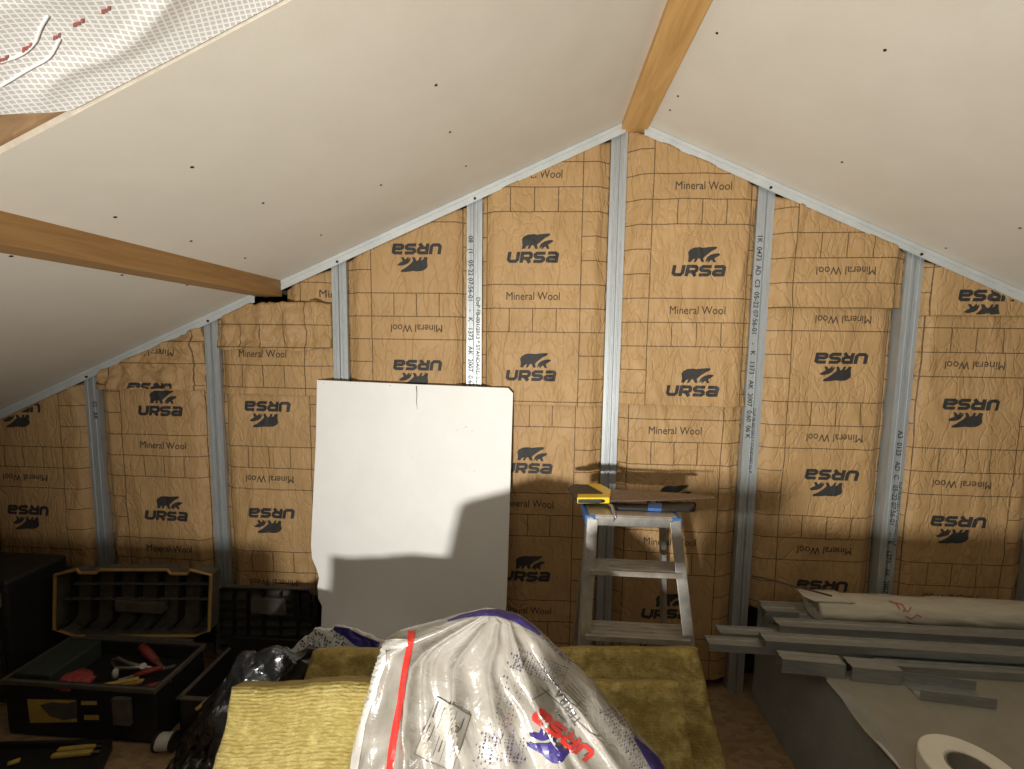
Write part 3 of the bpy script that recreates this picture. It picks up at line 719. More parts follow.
# violet top band
v, f = strip([(448, 621), (465, 616), (484, 613), (497, 613), (515, 618), (530, 627), (540, 635)], [2, 4, 6, 7, 8, 6, 2]); decal(BAG, v, f, 'violet_band', 'purple', bag, L=3)
v, f = strip([(634, 738), (642, 747), (652, 760), (664, 775)], [2, 7, 12, 16]); decal(BAG, v, f, 'violet_band', 'purple', bag, L=3)
# the printed mark: word, bear, product name
def placed(shape, c, d, scale):
    d = Vector(d).normalized(); nn = Vector((-d.y, d.x)); return [Vector(c) + d*(p.x*scale) - nn*(p.y*scale) for p in shape[0]], shape[1]
parts = logo_parts(); bear = fine(*merge(parts[:2]), .01); word = fine(*merge(parts[2:]), .01)
DIRT = (-.78, -.63)
decal(BAG, *placed(word, (554.5, 744), DIRT, 330), 'printed_word', 'red_print_bright', bag, .002)
decal(BAG, *placed(bear, (557, 742), DIRT, 330), 'printed_bear', 'purple', bag, .002)
tv, tf = text_mesh('TERRA', 1.0); terra = fine([Vector((p.x, p.y)) for p in tv], tf, .25)
decal(BAG, *placed(terra, (568, 707), (-.55, -.83), 13.5), 'printed_text', 'label_ink', bag, .002)
for (a, b) in (((540, 687), (604, 744)), ((556, 712), (566, 722)), ((549, 690), (532, 700))):
    v, f = strip([a, ((a[0]+b[0])/2, (a[1]+b[1])/2), b], .7); decal(BAG, v, f, 'printed_rule', 'label_ink', bag, L=4)
for k in range(5):
    a = Vector((560+k*2.6, 692-k*2.3)); b = a+Vector((26-k*3, 24-k*2)); v, f = strip([a, (a+b)/2, b], .55); decal(BAG, v, f, 'printed_text_line', 'label_ink', bag, L=4)
# printed label
quad = [(437, 696), (470, 716), (452, 772), (414, 754)]
decal(BAG, [Vector(p) for p in quad], [(0, 1, 2, 3)], 'label', 'label', bag, .0016, L=1.8)
for i in range(4):
    v, f = strip([quad[i], quad[(i+1) % 4]], .6); decal(BAG, v, f, 'label_border', 'label_ink', bag, .0026, L=1.8)
def lab(s, t):
    a = Vector(quad[0]).lerp(Vector(quad[1]), s); b = Vector(quad[3]).lerp(Vector(quad[2]), s); return a.lerp(b, t)
for s, t0, t1, w in ((.08, .06, .34, 2.2), (.2, .06, .28, .7), (.08, .45, .6, .9), (.2, .40, .72, .7), (.3, .1, .45, .6), (.42, .55, .9, .6), (.52, .6, .8, 1.2), (.85, .1, .3, 1.0), (.85, .62, .8, .7), (.62, .04, .95, .4)):
    v, f = strip([lab(s, t0), lab(s, (t0+t1)/2), lab(s, t1)], w); decal(BAG, v, f, 'label_line', 'label_ink', bag, .0026, L=1.8)
c = lab(.74, .33); v = []
for k in range(12):
    a = k*math.pi/6; v += [c+Vector((math.cos(a), math.sin(a)))*3.6, c+Vector((math.cos(a), math.sin(a)))*2.5]
decal(BAG, v, [(2*k, 2*k+1, (2*k+3) % 24, (2*k+2) % 24) for k in range(12)], 'label_mark', 'label_ink', bag, .0026)
# halftone dots
rnd = random.Random(3)
def dots(poly_c, ax, bx, n1, n2, r, drop, name='printed_dots'):
    vs = []; fs = []
    for i in range(n1):
        for j in range(n2):
            if rnd.random() < drop: continue
            c = Vector(poly_c) + Vector(ax)*(i/max(1, n1-1)-.5) + Vector(bx)*(j/max(1, n2-1)-.5) + Vector((rnd.uniform(-.3, .3), rnd.uniform(-.3, .3)))
            rr = r*rnd.uniform(.6, 1.15); o = len(vs); vs += [c+Vector((rr, 0)), c+Vector((0, rr)), c-Vector((rr, 0)), c-Vector((0, rr))]; fs.append((o, o+1, o+2, o+3))
    o = decal(BAG, vs, fs, name, 'dots', bag, .0018)
    if o: o['kind'] = 'stuff'
dots((540, 668), (48, 18), (-6, 18), 18, 8, .8, .12)
dots((521, 664), (24, 8), (-4, 12), 8, 5, 1.1, .5)
dots((506, 705), (22, 10), (-10, 50), 7, 12, .8, .3)
dots((503, 748), (46, 6), (-4, 24), 13, 8, 1.1, .35)
dots((482, 758), (16, 6), (-4, 20), 5, 6, 1.1, .5)
dots((549, 641), (46, 42), (-4, 5), 26, 4, .9, .25)
dots((626, 738), (36, 56), (-16, 6), 18, 7, 1.0, .1)

# second crumpled bag and black film behind the yellow slab
def heap(name, label, cat, pts, base, mat, seed, amp, yspread=.18, nx=110, nz=70, rough=1.):
    """crumpled sheet draped over a ridge line pts (3-D), falling to z=base in front and behind"""
    pts = [Vector(p) for p in pts]; vs = []
    L = [0]
    for a, b in zip(pts, pts[1:]): L.append(L[-1]+(b-a).length)
    def at(u):
        s = u*L[-1]
        for i in range(len(pts)-1):
            if s <= L[i+1]+1e-9: return pts[i].lerp(pts[i+1], (s-L[i])/max(1e-9, L[i+1]-L[i]))
        return pts[-1]
    for j in range(nz+1):
        v = j/nz*2-1     # -1 front foot, 0 ridge, 1 back foot
        for i in range(nx+1):
            u = i/nx; p = at(u); a = abs(v); drop = a**1.25
            y = p.y + math.copysign(yspread*(a**.8), v); z = p.z*(1-drop) + base*drop
            d = amp*(fbm(u*7+seed, v*3, seed, 4) + 1.1*max(0, ridge(u*5+seed, v*2.5+seed, 2)-.5) + .5*max(0, ridge(u*11, v*8+seed, 5)-.6))
            y -= d*math.copysign(1, -v if a > .01 else 1)*-1*min(1, a*4) if v > 0 else d*min(1, a*4+.2)
            z += amp*.7*fbm(u*13, v*9, seed+4, 3)*(1-a**3)
            x = p.x + amp*.8*fbm(v*6, u*5, seed+9, 3)
            vs.append((x, y, max(z, base+.001)))
    fs = [(j*(nx+1)+i, j*(nx+1)+i+1, (j+1)*(nx+1)+i+1, (j+1)*(nx+1)+i) for j in range(nz) for i in range(nx)]
    mb = MB(); mb.add(vs, fs); o = mb.build(name, mat, smooth=True)
    tag(o, label, cat); return o, BVHTree.FromPolygons([Vector(v) for v in vs], fs)
bf, BF = heap('black_plastic_sheet', 'crumpled shiny black plastic sheet left of the yellow slab', 'plastic sheet',
     [atY(171, 769, 1.33), atY(184, 738, 1.33), atY(206, 704, 1.33), atY(232, 672, 1.33), atY(240, 652, 1.33), atY(275, 648, 1.33), atY(318, 646, 1.36), atY(345, 660, 1.38)], .002, 'black_film', 3, .034, .12)
b2, B2 = heap('insulation_bag', 'second crumpled white and violet bag behind the black sheet', 'plastic bag',
     [atY(286, 652, 1.62), atY(300, 640, 1.62), atY(318, 628, 1.62), atY(345, 625, 1.62), atY(365, 632, 1.62), atY(395, 645, 1.62), atY(420, 660, 1.62)], .002, 'bag_white', 11, .016, .08)
rnd = random.Random(5); vs = []; fs = []
for k in range(150):
    c = Vector((rnd.uniform(296, 345), rnd.uniform(627, 650))); rr = rnd.uniform(.5, 1.2); o = len(vs)
    vs += [c+Vector((rr, 0)), c+Vector((0, rr)), c-Vector((rr, 0)), c-Vector((0, rr))]; fs.append((o, o+1, o+2, o+3))
o = decal(B2, vs, fs, 'printed_dots', 'dots', b2, .002)
if o: o['kind'] = 'stuff'
v, f = strip([(334, 628), (346, 632), (358, 640), (378, 648)], [4, 9, 12, 12]); decal(B2, v, f, 'violet_band', 'purple', b2, .002, L=3)

# ------------------------------------------------------------------ toolboxes
# ochre-rimmed toolbox
TB = thing('toolbox', (-1.74, 1.6, 0), 'open black toolbox with ochre lid rim, full of hand tools', 'toolbox')
x0, x1, y0, y1, zh = -2.06, -1.44, 1.47, 1.715, .235
mb = MB(); w = .012
mb.box(x0, x1, y0, y1, .004, .016); mb.box(x0, x1, y0, y0+w, .016, zh); mb.box(x0, x1, y1-w, y1, .016, zh); mb.box(x0, x0+w, y0+w, y1-w, .016, zh); mb.box(x1-w, x1, y0+w, y1-w, .016, zh)
body = mb.build('body', 'black', TB, bevel=.004)
mb = MB(); mb.box(x0-.008, x1+.008, y0-.008, y0+.004, zh-.018, zh+.002); mb.box(x0-.008, x1+.008, y1-.004, y1+.008, zh-.018, zh+.002); mb.box(x0-.008, x0+.004, y0, y1, zh-.018, zh+.002); mb.box(x1-.004, x1+.008, y0, y1, zh-.018, zh+.002)
mb.build('rim', 'black_dust', body, bevel=.003)
MB().box(x0+.02, x0+.17, y0+.02, y1-.02, .10, zh+.012).build('inner_tray', 'green', TB, bevel=.006)
yf = y0-.0008
def onf(x, y): q = atY(x, y, yf); return Vector((q.x, yf, q.z))
mb = MB(); mb.add([onf(27, 699), onf(76, 700), onf(77, 722), onf(30, 723)], [(0, 1, 2, 3)]); st = mb.build('sticker', 'yellow_dull', body, fix=False)
mb = MB(); vv = [onf(40, 705), onf(52, 702), onf(68, 703), onf(76, 701), onf(77, 718), onf(64, 720), onf(50, 716)]; mb.add([v_-Vector((0, .001, 0)) for v_ in vv], [tuple(range(7))]); mb.build('sticker_picture', 'black_dust', body, fix=False)
for q in ((81, 97, 701, 705), (84, 99, 715, 720)):
    mb = MB(); mb.add([onf(q[0], q[2]), onf(q[1], q[2]), onf(q[1], q[3]), onf(q[0], q[3])], [(0, 1, 2, 3)]); mb.build('sticker_text', 'yellow_dull', body, fix=False)
MB().box(-1.60, -1.53, y0-.02, y0-.002, .09, .2).build('latch', 'black_dust', TB, bevel=.004)
# lid, standing open on its hinge
YL = 1.74
def lp(x, y, dy=0): q = atY(x, y, YL); return Vector((q.x, YL+dy, q.z))
rimpx = [(55, 575), (77, 569.5), (80, 573), (97, 573), (100, 570), (168, 570), (171, 574), (188, 574), (190, 570), (211, 575), (209, 631), (195, 636), (75, 636), (54, 629)]
lid = MB(); outl = [lp(*p) for p in rimpx]; n = len(outl)
cc = sum(outl, Vector())/n
tri = tessellate_polygon([outl]); lid.add([p+Vector((0, .055, 0)) for p in outl], [tuple(t) for t in tri]); lid.add(outl + [p+Vector((0, .055, 0)) for p in outl], [(i, (i+1) % n, n+(i+1) % n, n+i) for i in range(n)])
lidp = lid.build('lid', 'black_dust', TB, fix=True)
MB().tube(outl+[outl[0]], .0065, 6, caps=False).build('lid_rim', 'rim', lidp)
for k in range(7):
    xx = 66+k*22; a = lp(xx, 577, .045); b = lp(xx-2, 622, .045); c = lp(xx-9, 631, .012)
    mb = MB(); mb.bar(a, b, .010, .045, up=(0, 1, 0)); mb.bar(b, c, .010, .04, up=(0, 1, 0)); mb.build('lid_rib', 'black', lidp)
for yy, dy in ((586, .02), (602, .026)):
    mb = MB(); mb.bar(lp(60 if yy > 590 else 70, yy, dy), lp(207, yy, dy), .016, .006, up=(0, 0, 1)); mb.build('lid_shelf', 'black_dust', lidp)
a = lp(113, 602); b = lp(160, 615); MB().box(a.x, b.x, YL+.005, YL+.05, b.z, a.z).build('lid_latch', 'black_dust', lidp, bevel=.003)
MB().box(-2.0, -1.5, 1.718, 1.738, zh-.03, zh+.01).build('hinge', 'black_dust', TB, bevel=.004)
# tools inside, standing on a rummage of tools whose tops show over the edge
def ti(x, y, z): return atZ(x, y, z)
TG = 'tools in the open toolbox'
tray_z = .19
MB().box(x0+.17, x1-.014, y0+.014, y1-.014, .09, tray_z-.015).build('inner_tray', 'black', TB)
def blob(name, c, r, mat, label, cat, seed, sc=(1, 1, 1)):
    bm = bmesh.new(); bmesh.ops.create_icosphere(bm, subdivisions=3, radius=1)
    for v_ in bm.verts:
        q = v_.co.copy(); k = 1+.22*fbm(q.x*2+seed, q.y*2, q.z*2, 3)+.1*math.sin(q.z*18+q.x*9)
        v_.co = Vector((q.x*sc[0], q.y*sc[1], q.z*sc[2]))*r*k
    me = bpy.data.meshes.new(name); bm.to_mesh(me); bm.free(); me.materials.append(M[mat]); me.polygons.foreach_set('use_smooth', [True]*len(me.polygons))
    o = bpy.data.objects.new(name, me); COL.objects.link(o); o.location = c; tag(o, label, cat, TG); return o
c = ti(76, 681, tray_z+.02); blob('cord_bundle', c, .05, 'redrag', 'tangled bundle of red cord in the open toolbox', 'cord', 2, (1.25, .9, .62))
t = thing('hammer', ti(150, 655, tray_z), 'hammer with dull red grip at the back of the open toolbox', 'hammer', TG)
a, b = ti(141, 646, tray_z+.05), ti(157, 662, tray_z+.0); MB().tube([a, a.lerp(b, .5), b], [.016, .018, .014], 8).build('grip', 'red', t, smooth=True)
MB().tube([b, b+(b-a)*.5], .009, 8).build('shaft', 'toolsteel', t, smooth=True); e = b+(b-a)*.5; MB().bar(e+Vector((-.03, -.02, 0)), e+Vector((.03, .02, 0)), .02, .022).build('head', 'toolsteel', t, bevel=.003)
t = thing('pliers', ti(130, 664, tray_z), 'old steel pliers with looped handles lying across the open toolbox', 'pliers', TG)
p = [ti(112, 660, tray_z+.03), ti(118, 658, tray_z+.035), ti(128, 663, tray_z+.03), ti(140, 666, tray_z+.02), ti(152, 668, tray_z+.012)]
MB().tube(p, [.005, .006, .007, .008, .006], 8).build('handle', 'toolsteel', t, smooth=True)
p = [ti(112, 662, tray_z+.02), ti(116, 668, tray_z+.018), ti(130, 668, tray_z+.018), ti(146, 666, tray_z+.02)]
MB().tube(p, [.005, .006, .007, .007], 8).build('handle', 'toolsteel', t, smooth=True)
MB().tube([ti(143, 666, tray_z+.012), ti(143, 666, tray_z+.03)], .012, 10).build('pivot', 'toolsteel', t)
t = thing('screwdriver', ti(140, 678, tray_z), 'screwdriver with long dark red handle lying in the open toolbox', 'screwdriver', TG)
a, b = ti(118, 680, tray_z+.02), ti(163, 667, tray_z+.02); m_ = a.lerp(b, .35)
MB().tube([m_, m_.lerp(b, .5), b], [.008, .012, .010], 8).build('handle', 'red', t, smooth=True); MB().tube([a, m_], .004, 6).build('shaft', 'toolsteel', t)
t = thing('folding_rule', ti(115, 686, tray_z), 'yellow folding rule along the front of the open toolbox', 'ruler', TG)
a, b = ti(82, 690, tray_z+.006), ti(143, 681, tray_z+.006); MB().bar(a, b, .02, .009).build('stave', 'woodstick', t, bevel=.001)
MB().bar(a+Vector((.03, 0, .009)), b+Vector((-.02, 0, .009)), .018, .007).build('stave', 'yellow_dull', t, bevel=.001)
t = thing('glue_tube', ti(116, 674, tray_z), 'small white tube standing among the tools', 'tube', TG)
a = ti(115, 678, tray_z); MB().tube([a, a+Vector((.002, .002, .03)), a+Vector((.003, .003, .038))], [.011, .011, .006], 10).build('body', 'white_wrap', t, smooth=True)
t = thing('chisel', ti(150, 690, tray_z), 'short red handled chisel at right in the open toolbox', 'chisel', TG)
a, b = ti(140, 690, tray_z+.012), ti(160, 684, tray_z+.014); MB().tube([a, a.lerp(b, .5), b], [.010, .013, .011], 8).build('handle', 'red', t, smooth=True); MB().bar(b, b+(b-a)*.6, .014, .004).build('blade', 'toolsteel', t)

# black tool case standing open behind the black sheet
TC = thing('tool_case', (-1.2, 1.65, 0), 'open black tool case with ribbed lid, beside the white board', 'toolbox')
YC = 1.835
def cp_(x, y, dy=0): q = atY(x, y, YC); return Vector((q.x, YC+dy, q.z))
op = [(217, 592), (222, 588), (308, 590), (315, 596), (312, 655), (306, 660), (222, 660), (215, 652)]
outl = [cp_(*p) for p in op]; n = len(outl); mb = MB(); tri = tessellate_polygon([outl])
mb.add([p+Vector((0, .03, 0)) for p in outl], [tuple(t_) for t_ in tri]); mb.add(outl+[p+Vector((0, .03, 0)) for p in outl], [(i, (i+1) % n, n+(i+1) % n, n+i) for i in range(n)])
cl = mb.build('lid', 'black_dust', TC)
MB().tube(outl+[outl[0]], .005, 6, caps=False).build('lid_rim', 'black', cl)
for yy in (603, 611, 620, 629, 638, 647):
    MB().bar(cp_(219, yy, .012), cp_(312, yy, .012), .012, .006).build('lid_rib', 'black', cl)
for xx in (232, 246, 262, 279, 296):
    MB().bar(cp_(xx, 594, .014), cp_(xx, 656, .014), .006, .02, up=(0, 1, 0)).build('lid_rib', 'black', cl)
a, b = cp_(250, 598), cp_(285, 616); MB().box(a.x, b.x, YC+.002, YC+.03, b.z, a.z).build('lid_pocket', 'black_dust', cl, bevel=.003)
for xx in (293, 303): a, b = cp_(xx, 594), cp_(xx+7, 622); MB().box(a.x, b.x, YC-.006, YC+.02, b.z, a.z).build('latch', 'black', cl, bevel=.003)
zc_ = .17; bx0, bx1, by0, by1 = -1.375, -1.03, 1.50, 1.79
mb = MB(); mb.box(bx0, bx1, by0, by1, .004, .014); mb.box(bx0, bx1, by0, by0+.01, .014, zc_); mb.box(bx0, bx1, by1-.01, by1, .014, zc_+.06); mb.box(bx0, bx0+.01, by0, by1, .014, zc_); mb.box(bx1-.01, bx1, by0, by1, .014, zc_)
bo = mb.build('body', 'black', TC, bevel=.003)
mb = MB(); mb.box(bx0-.006, bx0+.012, by0-.006, by1, zc_, zc_+.008); mb.box(bx0, bx1, by0-.006, by0+.012, zc_, zc_+.008); mb.build('rim', 'black_dust', bo, bevel=.002)
a, b = atZ(196, 710, zc_+.02), atZ(226, 685, zc_+.035)
t = tag(MB().tube([a, a.lerp(b, .5), b], [.007, .008, .007], 8).build('wooden_stick', 'woodstick', smooth=True), 'pale wooden stick poking out beside the black sheet', 'stick')

# tall black case at the far left
LC = thing('tool_case', (-2.35, 1.62, 0), 'tall black hard case at the far left with a silver latch', 'toolbox')
MB().box(-2.66, -2.20, 1.60, 1.85, .002, .55).build('body', 'black', LC, bevel=.015)
MB().box(-2.64, -2.22, 1.585, 1.60, .06, .30).build('front_panel', 'black', LC, bevel=.006)
for q in range(5): MB().box(-2.64+q*.085, -2.59+q*.085, 1.59, 1.60, .33, .52).build('rib', 'black', LC, bevel=.003)
q = Vector((-2.225, 1.59, .47)); MB().box(q.x-.010, q.x+.010, 1.580, 1.60, q.z-.03, q.z+.03).build('latch', 'toolsteel', LC, bevel=.003)
# flat tray bottom left with yellow tools
TR_ = thing('tool_tray', (-1.75, 1.38, 0), 'shallow black tray on the floor at the bottom left corner', 'tray')
c = [atZ(-90, 742, .05), atZ(112, 737, .05), atZ(88, 790, .05), atZ(-150, 800, .05)]
mb = MB(); base = [Vector((p.x, p.y, .003)) for p in c]; top = [Vector((p.x, p.y, .045)) for p in c]; ctr = sum(c, Vector())/4
inn = [Vector((p.x+(ctr.x-p.x)*.06, p.y+(ctr.y-p.y)*.12, .045)) for p in c]; inb = [Vector((p.x, p.y, .02)) for p in inn]
mb.add(base+top+inn+inb, [(0, 1, 2, 3)]+[(i, (i+1) % 4, 4+(i+1) % 4, 4+i) for i in range(4)]+[(4+i, 4+(i+1) % 4, 8+(i+1) % 4, 8+i) for i in range(4)]+[(8+i, 8+(i+1) % 4, 12+(i+1) % 4, 12+i) for i in range(4)]+[(12, 13, 14, 15)])
mb.build('tray', 'black', TR_, bevel=.003)
YG = 'yellow tools in the floor tray'
for (a, b, lab_) in (((52, 756), (92, 752), 'yellow utility knife nearest the camera in the floor tray'), ((58, 750), (96, 746), 'yellow utility knife further back in the floor tray')):
    t = thing('utility_knife', (*atZ(*a, .03).xy, .02), lab_, 'knife', YG)
    a, b = atZ(*a, .03), atZ(*b, .03); MB().bar(a, b, .016, .014).build('handle', 'yellow_dull', t, bevel=.003); MB().bar(b, b+(b-a).normalized()*.03, .010, .003).build('blade', 'toolsteel', t)
t = thing('marker_pen', (*atZ(10, 765, .03).xy, .02), 'small dusty yellow stub in the floor tray corner', 'pen', YG)
a, b = atZ(8, 764, .03), atZ(20, 760, .03); MB().tube([a, b], .008, 8).build('barrel', 'yellow_dull', t, smooth=True)
# nail coil on the floor
c = atZ(167, 750, 0.0); t = thing('wire_spool', (c.x, c.y, 0), 'small spool of white wire lying beside the black sheet', 'spool')
d = Vector((1, .1, 0)).normalized(); cc = Vector((c.x, c.y, .036))
MB().tube([cc-d*.026, cc+d*.026], .028, 16).build('winding', 'white_wrap', t, smooth=False)
for s in (-1, 1): MB().tube([cc+d*s*.026, cc+d*s*.034], .034, 16).build('flange', 'black', t)
for k in range(6): MB().tube([cc+d*(-.022+k*.009)+Vector((0, math.cos(a)*.0285, math.sin(a)*.0285)) for a in [q*math.pi/8 for q in range(17)]], .0022, 5).build('wire_turn', 'white_wrap', t)

# ------------------------------------------------------------------ right-hand platform and what lies on it
ZP = .45; XP = .985
pl = thing('board_stack', (1.7, 1.3, 0), 'waist-low stack of dusty boards at lower right carrying profiles', 'board stack')
mb = MB(); nseg = 40
ys = [1.90-(1.90+.3)*i/nseg for i in range(nseg+1)]
ex = [XP + .010*fbm(y*6, 3, 1, 3) + (.012 if y < 1.45 else 0)*math.sin(y*9) for y in ys]
mb.add([(ex[i]-.0, ys[i], ZP) for i in range(nseg+1)] + [(2.9, y, ZP) for y in ys], [(i, i+1, nseg+2+i, nseg+1+i) for i in range(nseg)], 0)
mb.add([(ex[i], ys[i], ZP) for i in range(nseg+1)] + [(XP+.02+.01*fbm(y*3, 8, 2), y, ZP-.035) for y in ys] + [(XP-.005, y, .002) for y in ys], [(r*(nseg+1)+i, r*(nseg+1)+i+1, (r+1)*(nseg+1)+i+1, (r+1)*(nseg+1)+i) for r in range(2) for i in range(nseg)], 1)
mb.add([(XP, 1.90, ZP), (2.9, 1.90, ZP), (2.9, 1.90, .002), (XP, 1.90, .002), (XP, -.3, ZP), (2.9, -.3, ZP), (2.9, -.3, .002), (XP, -.3, .002)], [(0, 1, 2, 3), (4, 7, 6, 5), (1, 5, 6, 2)], 1)
mb.build('stack', ['box_top', 'box_side'], pl, fix=False)
# torn paper edge along the top board
mb = MB(); 
tp = [(826, 680), (834, 690), (842, 694), (850, 703), (858, 706), (866, 716), (876, 728), (888, 748), (902, 766)]
for i, p in enumerate(tp):
    q = atZ(p[0], p[1], ZP+.0015); wdt = [.01, .02, .035, .03, .045, .04, .03, .02, .012][i]
    mb.v += [(XP-.004, q.y, ZP+.001), (XP+wdt, q.y+.004, ZP+.0015)]
mb.f = [(2*i, 2*i+1, 2*i+3, 2*i+2) for i in range(len(tp)-1)]; mb.mi = [0]*len(mb.f); mb.build('torn_edge', 'box_side', pl, fix=False)
v_ = [Vector((XP-.004, y, ZP-.004+dz)) for y, dz in ((1.12, 0), (1.16, .004), (1.2, .002), (1.24, 0))]; MB().tube(v_, [.003, .004, .004, .001], 6).build('torn_edge', 'white_wrap', pl)

PR = 'loose metal profiles on the board stack'
def channel_mesh(L, w, h, up=True):
    t = .0012; prof = [(-w/2, h), (-w/2, 0), (-w*.16, 0), (-w*.12, .003), (w*.12, .003), (w*.16, 0), (w/2, 0), (w/2, h)]
    mb = MB(); n = len(prof); vs = []
    for x in (0, L):
        for i, p in enumerate(prof): vs.append((x, p[0], p[1] if up else h-p[1]))
        for p in prof: vs.append((x, p[0]*(1-2*t/w), (p[1]+(t if p[1] < h else 0)) if up else h-(p[1]+(t if p[1] < h else 0))))
    m2 = 2*n; fs = []
    for i in range(n-1): fs += [(i, i+1, m2+i+1, m2+i), (n+i+1, n+i, m2+n+i, m2+n+i+1), (i, n+i, n+i+1, i+1), (m2+i+1, m2+n+i+1, m2+n+i, m2+i)]
    fs += [(0, m2, m2+n, n), (n-1, n+n-1, m2+n+n-1, m2+n-1)]
    mb.add(vs, fs); return mb
def profile(px, py, z, L, w, h, up, rz, label, mat='steel_dull', py_off=0):
    q = atZ(px, py, z+h); o = channel_mesh(L, w, h, up).build('metal_profile', mat)
    o.location = (q.x, q.y + w/2, z); o.rotation_euler.z = rz; return tag(o, label, 'metal profile', PR)
e = .0012
profile(709.5, 644, ZP+e, 1.6, .05, .028, False, -.010, 'longest metal profile, its left end poking out furthest over the stack')
profile(720.5, 633, ZP+e, 1.6, .05, .028, False, -.002, 'metal profile directly behind the one poking out furthest')
profile(766, 641, ZP+e*2+.029, 1.5, .052, .03, False, -.012, 'metal profile stacked on top of the two front profiles')
profile(780, 626, ZP+e*2+.029, 1.5, .055, .03, False, -.006, 'metal profile stacked directly in front of the film roll')
profile(768, 617, ZP+e, .17, .05, .028, False, 0, 'lower of two short metal offcuts left of the film roll end')
profile(766, 611, ZP+e*2+.029, .13, .05, .028, False, .0, 'upper of two short metal offcuts left of the film roll end')
profile(783, 659, ZP+e, .20, .045, .05, False, -.06, 'short metal offcut nearest the left edge of the stack')
profile(853, 667, ZP+e, .155, .05, .05, False, -.05, 'short metal offcut in the middle of the three loose ones')
profile(922, 690, ZP+e, .21, .075, .034, True, -.10, 'short open metal offcut lying nearest the tape roll')
profile(880, 665, ZP+e, 1.2, .035, .028, False, -.012, 'thin metal profile peeking out behind the short offcuts')
# film roll
RA = Vector((1.145, 1.79, .502)); RB = Vector((2.6, 1.785, .504))
fr = thing('film_roll', (1.8, 1.79, .45), 'whitish rolled plastic film with red print on the profiles', 'film roll')
vs = []; nr, nl = 40, 70
for i in range(nl+1):
    t_ = i/nl; c = RA.lerp(RB, t_)
    for k in range(nr):
        a = 2*math.pi*k/nr; r = .052*(1+.10*fbm(t_*9, math.cos(a)*1.3, math.sin(a)*1.3, 3)) * (1-.06*abs(math.sin(a*1.0)) if math.sin(a) < 0 else 1)
        vs.append(c+Vector((0, math.cos(a)*r*1.35, math.sin(a)*r*.95)))
fs = [(i*nr+k, i*nr+(k+1) % nr, (i+1)*nr+(k+1) % nr, (i+1)*nr+k) for i in range(nl) for k in range(nr)]
# left end: rolled layers with a hollow core
last = list(range(nr)); 
for s, dx in ((.8, -.004), (.62, .004), (.36, -.002), (.30, .05)):
    o = len(vs); vs += [Vector((RA.x+dx, RA.y+(vs[k].y-RA.y)*s, RA.z+(vs[k].z-RA.z)*s)) for k in range(nr)]; fs += [(last[(k+1) % nr], last[k], o+k, o+(k+1) % nr) for k in range(nr)]; last = [o+k for k in range(nr)]
fs.append(tuple(last)); mb = MB(); mb.add(vs, fs); mb.build('film', 'film_roll', fr, smooth=True)
RBV = BVHTree.FromPolygons(vs, fs)
mb = MB(); lv = []; 
for i in range(13):
    t_ = i/12; x = RA.x-.055+.16*t_
    for w_, (dy, dz) in enumerate(((-.045, .046), (-.02, .054), (.01, .057), (.04, .05))):
        lv.append((x + (.03 if w_ == 0 else 0), RA.y+dy, RA.z+dz + .005*fbm(t_*4, w_, 1)))
mb.add(lv, [(i*4+w_, i*4+w_+1, (i+1)*4+w_+1, (i+1)*4+w_) for i in range(12) for w_ in range(3)]); lf_ = mb.build('loose_flap', 'film_roll', fr, smooth=True); lf_.modifiers.new('t', 'SOLIDIFY').thickness = .001
for pts in ([(889, 601), (896, 604), (900, 610)], [(895, 603), (902, 605), (905, 609), (903, 612)], [(903, 610), (908, 612), (911, 607)], [(905, 616), (911, 619), (917, 615), (921, 617)], [(907, 622), (913, 624)], [(909, 629), (916, 630)]):
    v, f = strip(pts, 1.6); decal(RBV, v, f, 'red_print', 'red_print', fr, .0015, L=2.5)
# paper tape roll
c = Vector((1.115, 1.085, ZP)); tr = thing('paper_tape_roll', c, 'white roll of paper joint tape at the bottom right', 'tape roll')
R1, R2, HH = .104, .052, .055; n = 48; TZ = Matrix.Translation(c) @ Matrix.Rotation(.0, 4, 'X')
mb = MB(); vs = []
for r, z in ((R1, .001), (R1, HH-.003), (R1-.003, HH), (R2+.003, HH), (R2, HH-.004), (R2, .001)):
    vs += [TZ @ Vector((math.cos(2*math.pi*k/n)*r, math.sin(2*math.pi*k/n)*r, z)) for k in range(n)]
mb.add(vs, [(j*n+k, j*n+(k+1) % n, ((j+1) % 6)*n+(k+1) % n, ((j+1) % 6)*n+k) for j in range(6) for k in range(n)]); mb.build('paper', 'paper_roll', tr, smooth=False, bevel=.0)
mb = MB(); vs = []
for r, z in ((R2-.0005, .001), (R2-.0005, HH-.002), (R2-.004, HH-.002), (R2-.004, .001)):
    vs += [TZ @ Vector((math.cos(2*math.pi*k/n)*r, math.sin(2*math.pi*k/n)*r, z)) for k in range(n)]
mb.add(vs, [(j*n+k, j*n+(k+1) % n, ((j+1) % 4)*n+(k+1) % n, ((j+1) % 4)*n+k) for j in range(4) for k in range(n)]); mb.build('core', 'card_core', tr)
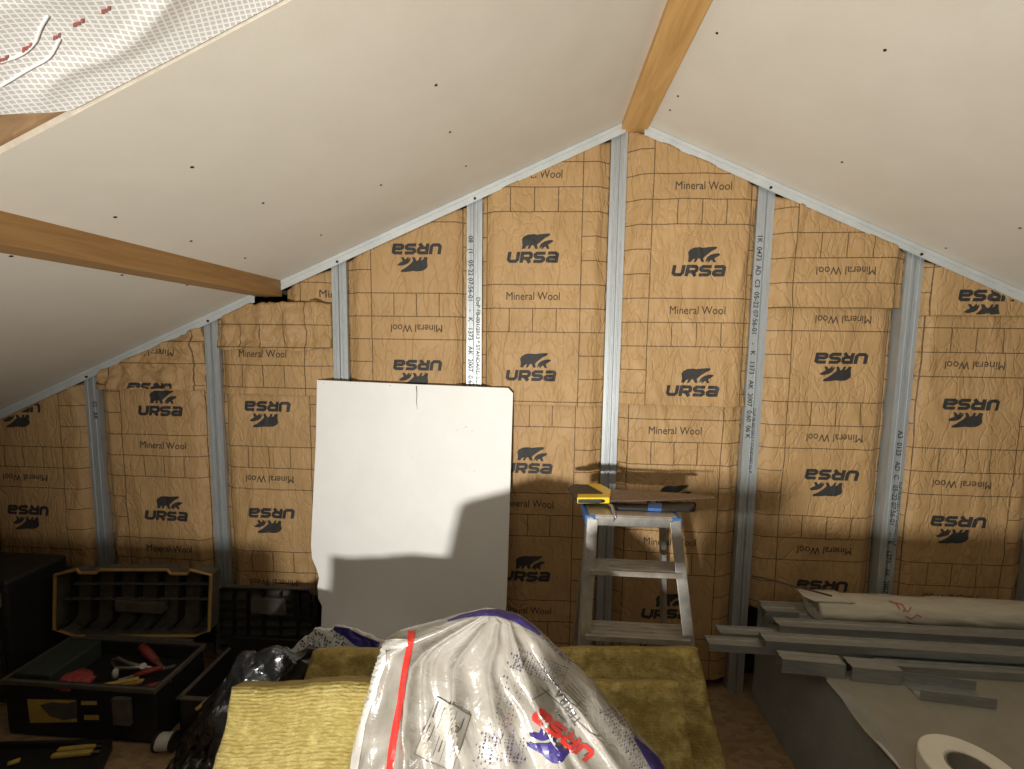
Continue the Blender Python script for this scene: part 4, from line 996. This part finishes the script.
# wire above the roll
a, m_, b = atY(752, 576, 1.86), atY(790, 585, 1.80), atY(832, 596, 1.74)
tag(MB().tube([a, a.lerp(m_, .5)+Vector((0, 0, .004)), m_, b], .0035, 6).build('metal_rod', 'wire', smooth=True), 'thin dark rod leaning from the stud onto the film roll', 'rod')

# ------------------------------------------------------------------ unseen packs and timber, added to block lamplight
def pack(x0, x1, y0, y1, h, label, seed):  # pack-shaped blocker, added out of view to cast shade on the lower wall
    t = thing('shade_pack', ((x0+x1)/2, (y0+y1)/2, 0), label, 'insulation pack', 'unseen packs added as light blockers')
    n = 24; vs = []; fs = []
    for j in range(n+1):
        z = .002+(h-.002)*j/n; q = min(1, min(z, h-z)/.04); inset = .025*(1-q)**2
        for i in range(4*n):
            sd, u = divmod(i, n); u /= n
            x, y = [(x0+(x1-x0)*u, y0), (x1, y0+(y1-y0)*u), (x1-(x1-x0)*u, y1), (x0, y1-(y1-y0)*u)][sd]
            nx_, ny_ = [(0, -1), (1, 0), (0, 1), (-1, 0)][sd]; d = .012*fbm(x*6+seed, y*6, z*6, 3) - inset
            vs.append((x+nx_*d, y+ny_*d, z))
    m = 4*n; fs = [(j*m+i, j*m+(i+1) % m, (j+1)*m+(i+1) % m, (j+1)*m+i) for j in range(n) for i in range(m)] + [tuple(range(m))[::-1], tuple(range(n*m, (n+1)*m))]
    mb = MB(); mb.add(vs, fs); mb.build('film_wrap', 'bag', t, smooth=False)
    for f in (.3, .7):
        x = x0+(x1-x0)*f; mb = MB(); mb.box(x-.01, x+.01, y0-.014, y1+.014, h-.001, h+.004); mb.box(x-.01, x+.01, y0-.018, y0-.012, .01, h); mb.build('strap', 'purple', t)
pack(.11, .93, .18, .40, .825, 'unseen strapped pack added to keep lamplight off the lower right', 1)
pack(-1.75, -.80, .20, .43, .735, 'unseen strapped pack added to keep lamplight off the lower left', 2)
tag(MB().box(-.10, .25, .24, .34, .831, .91).build('shade_timber', 'pine', bevel=.003), 'unseen squared timber added to shade the wall around the ladder', 'timber')  # added out of view so the wall behind the stepladder falls in shade
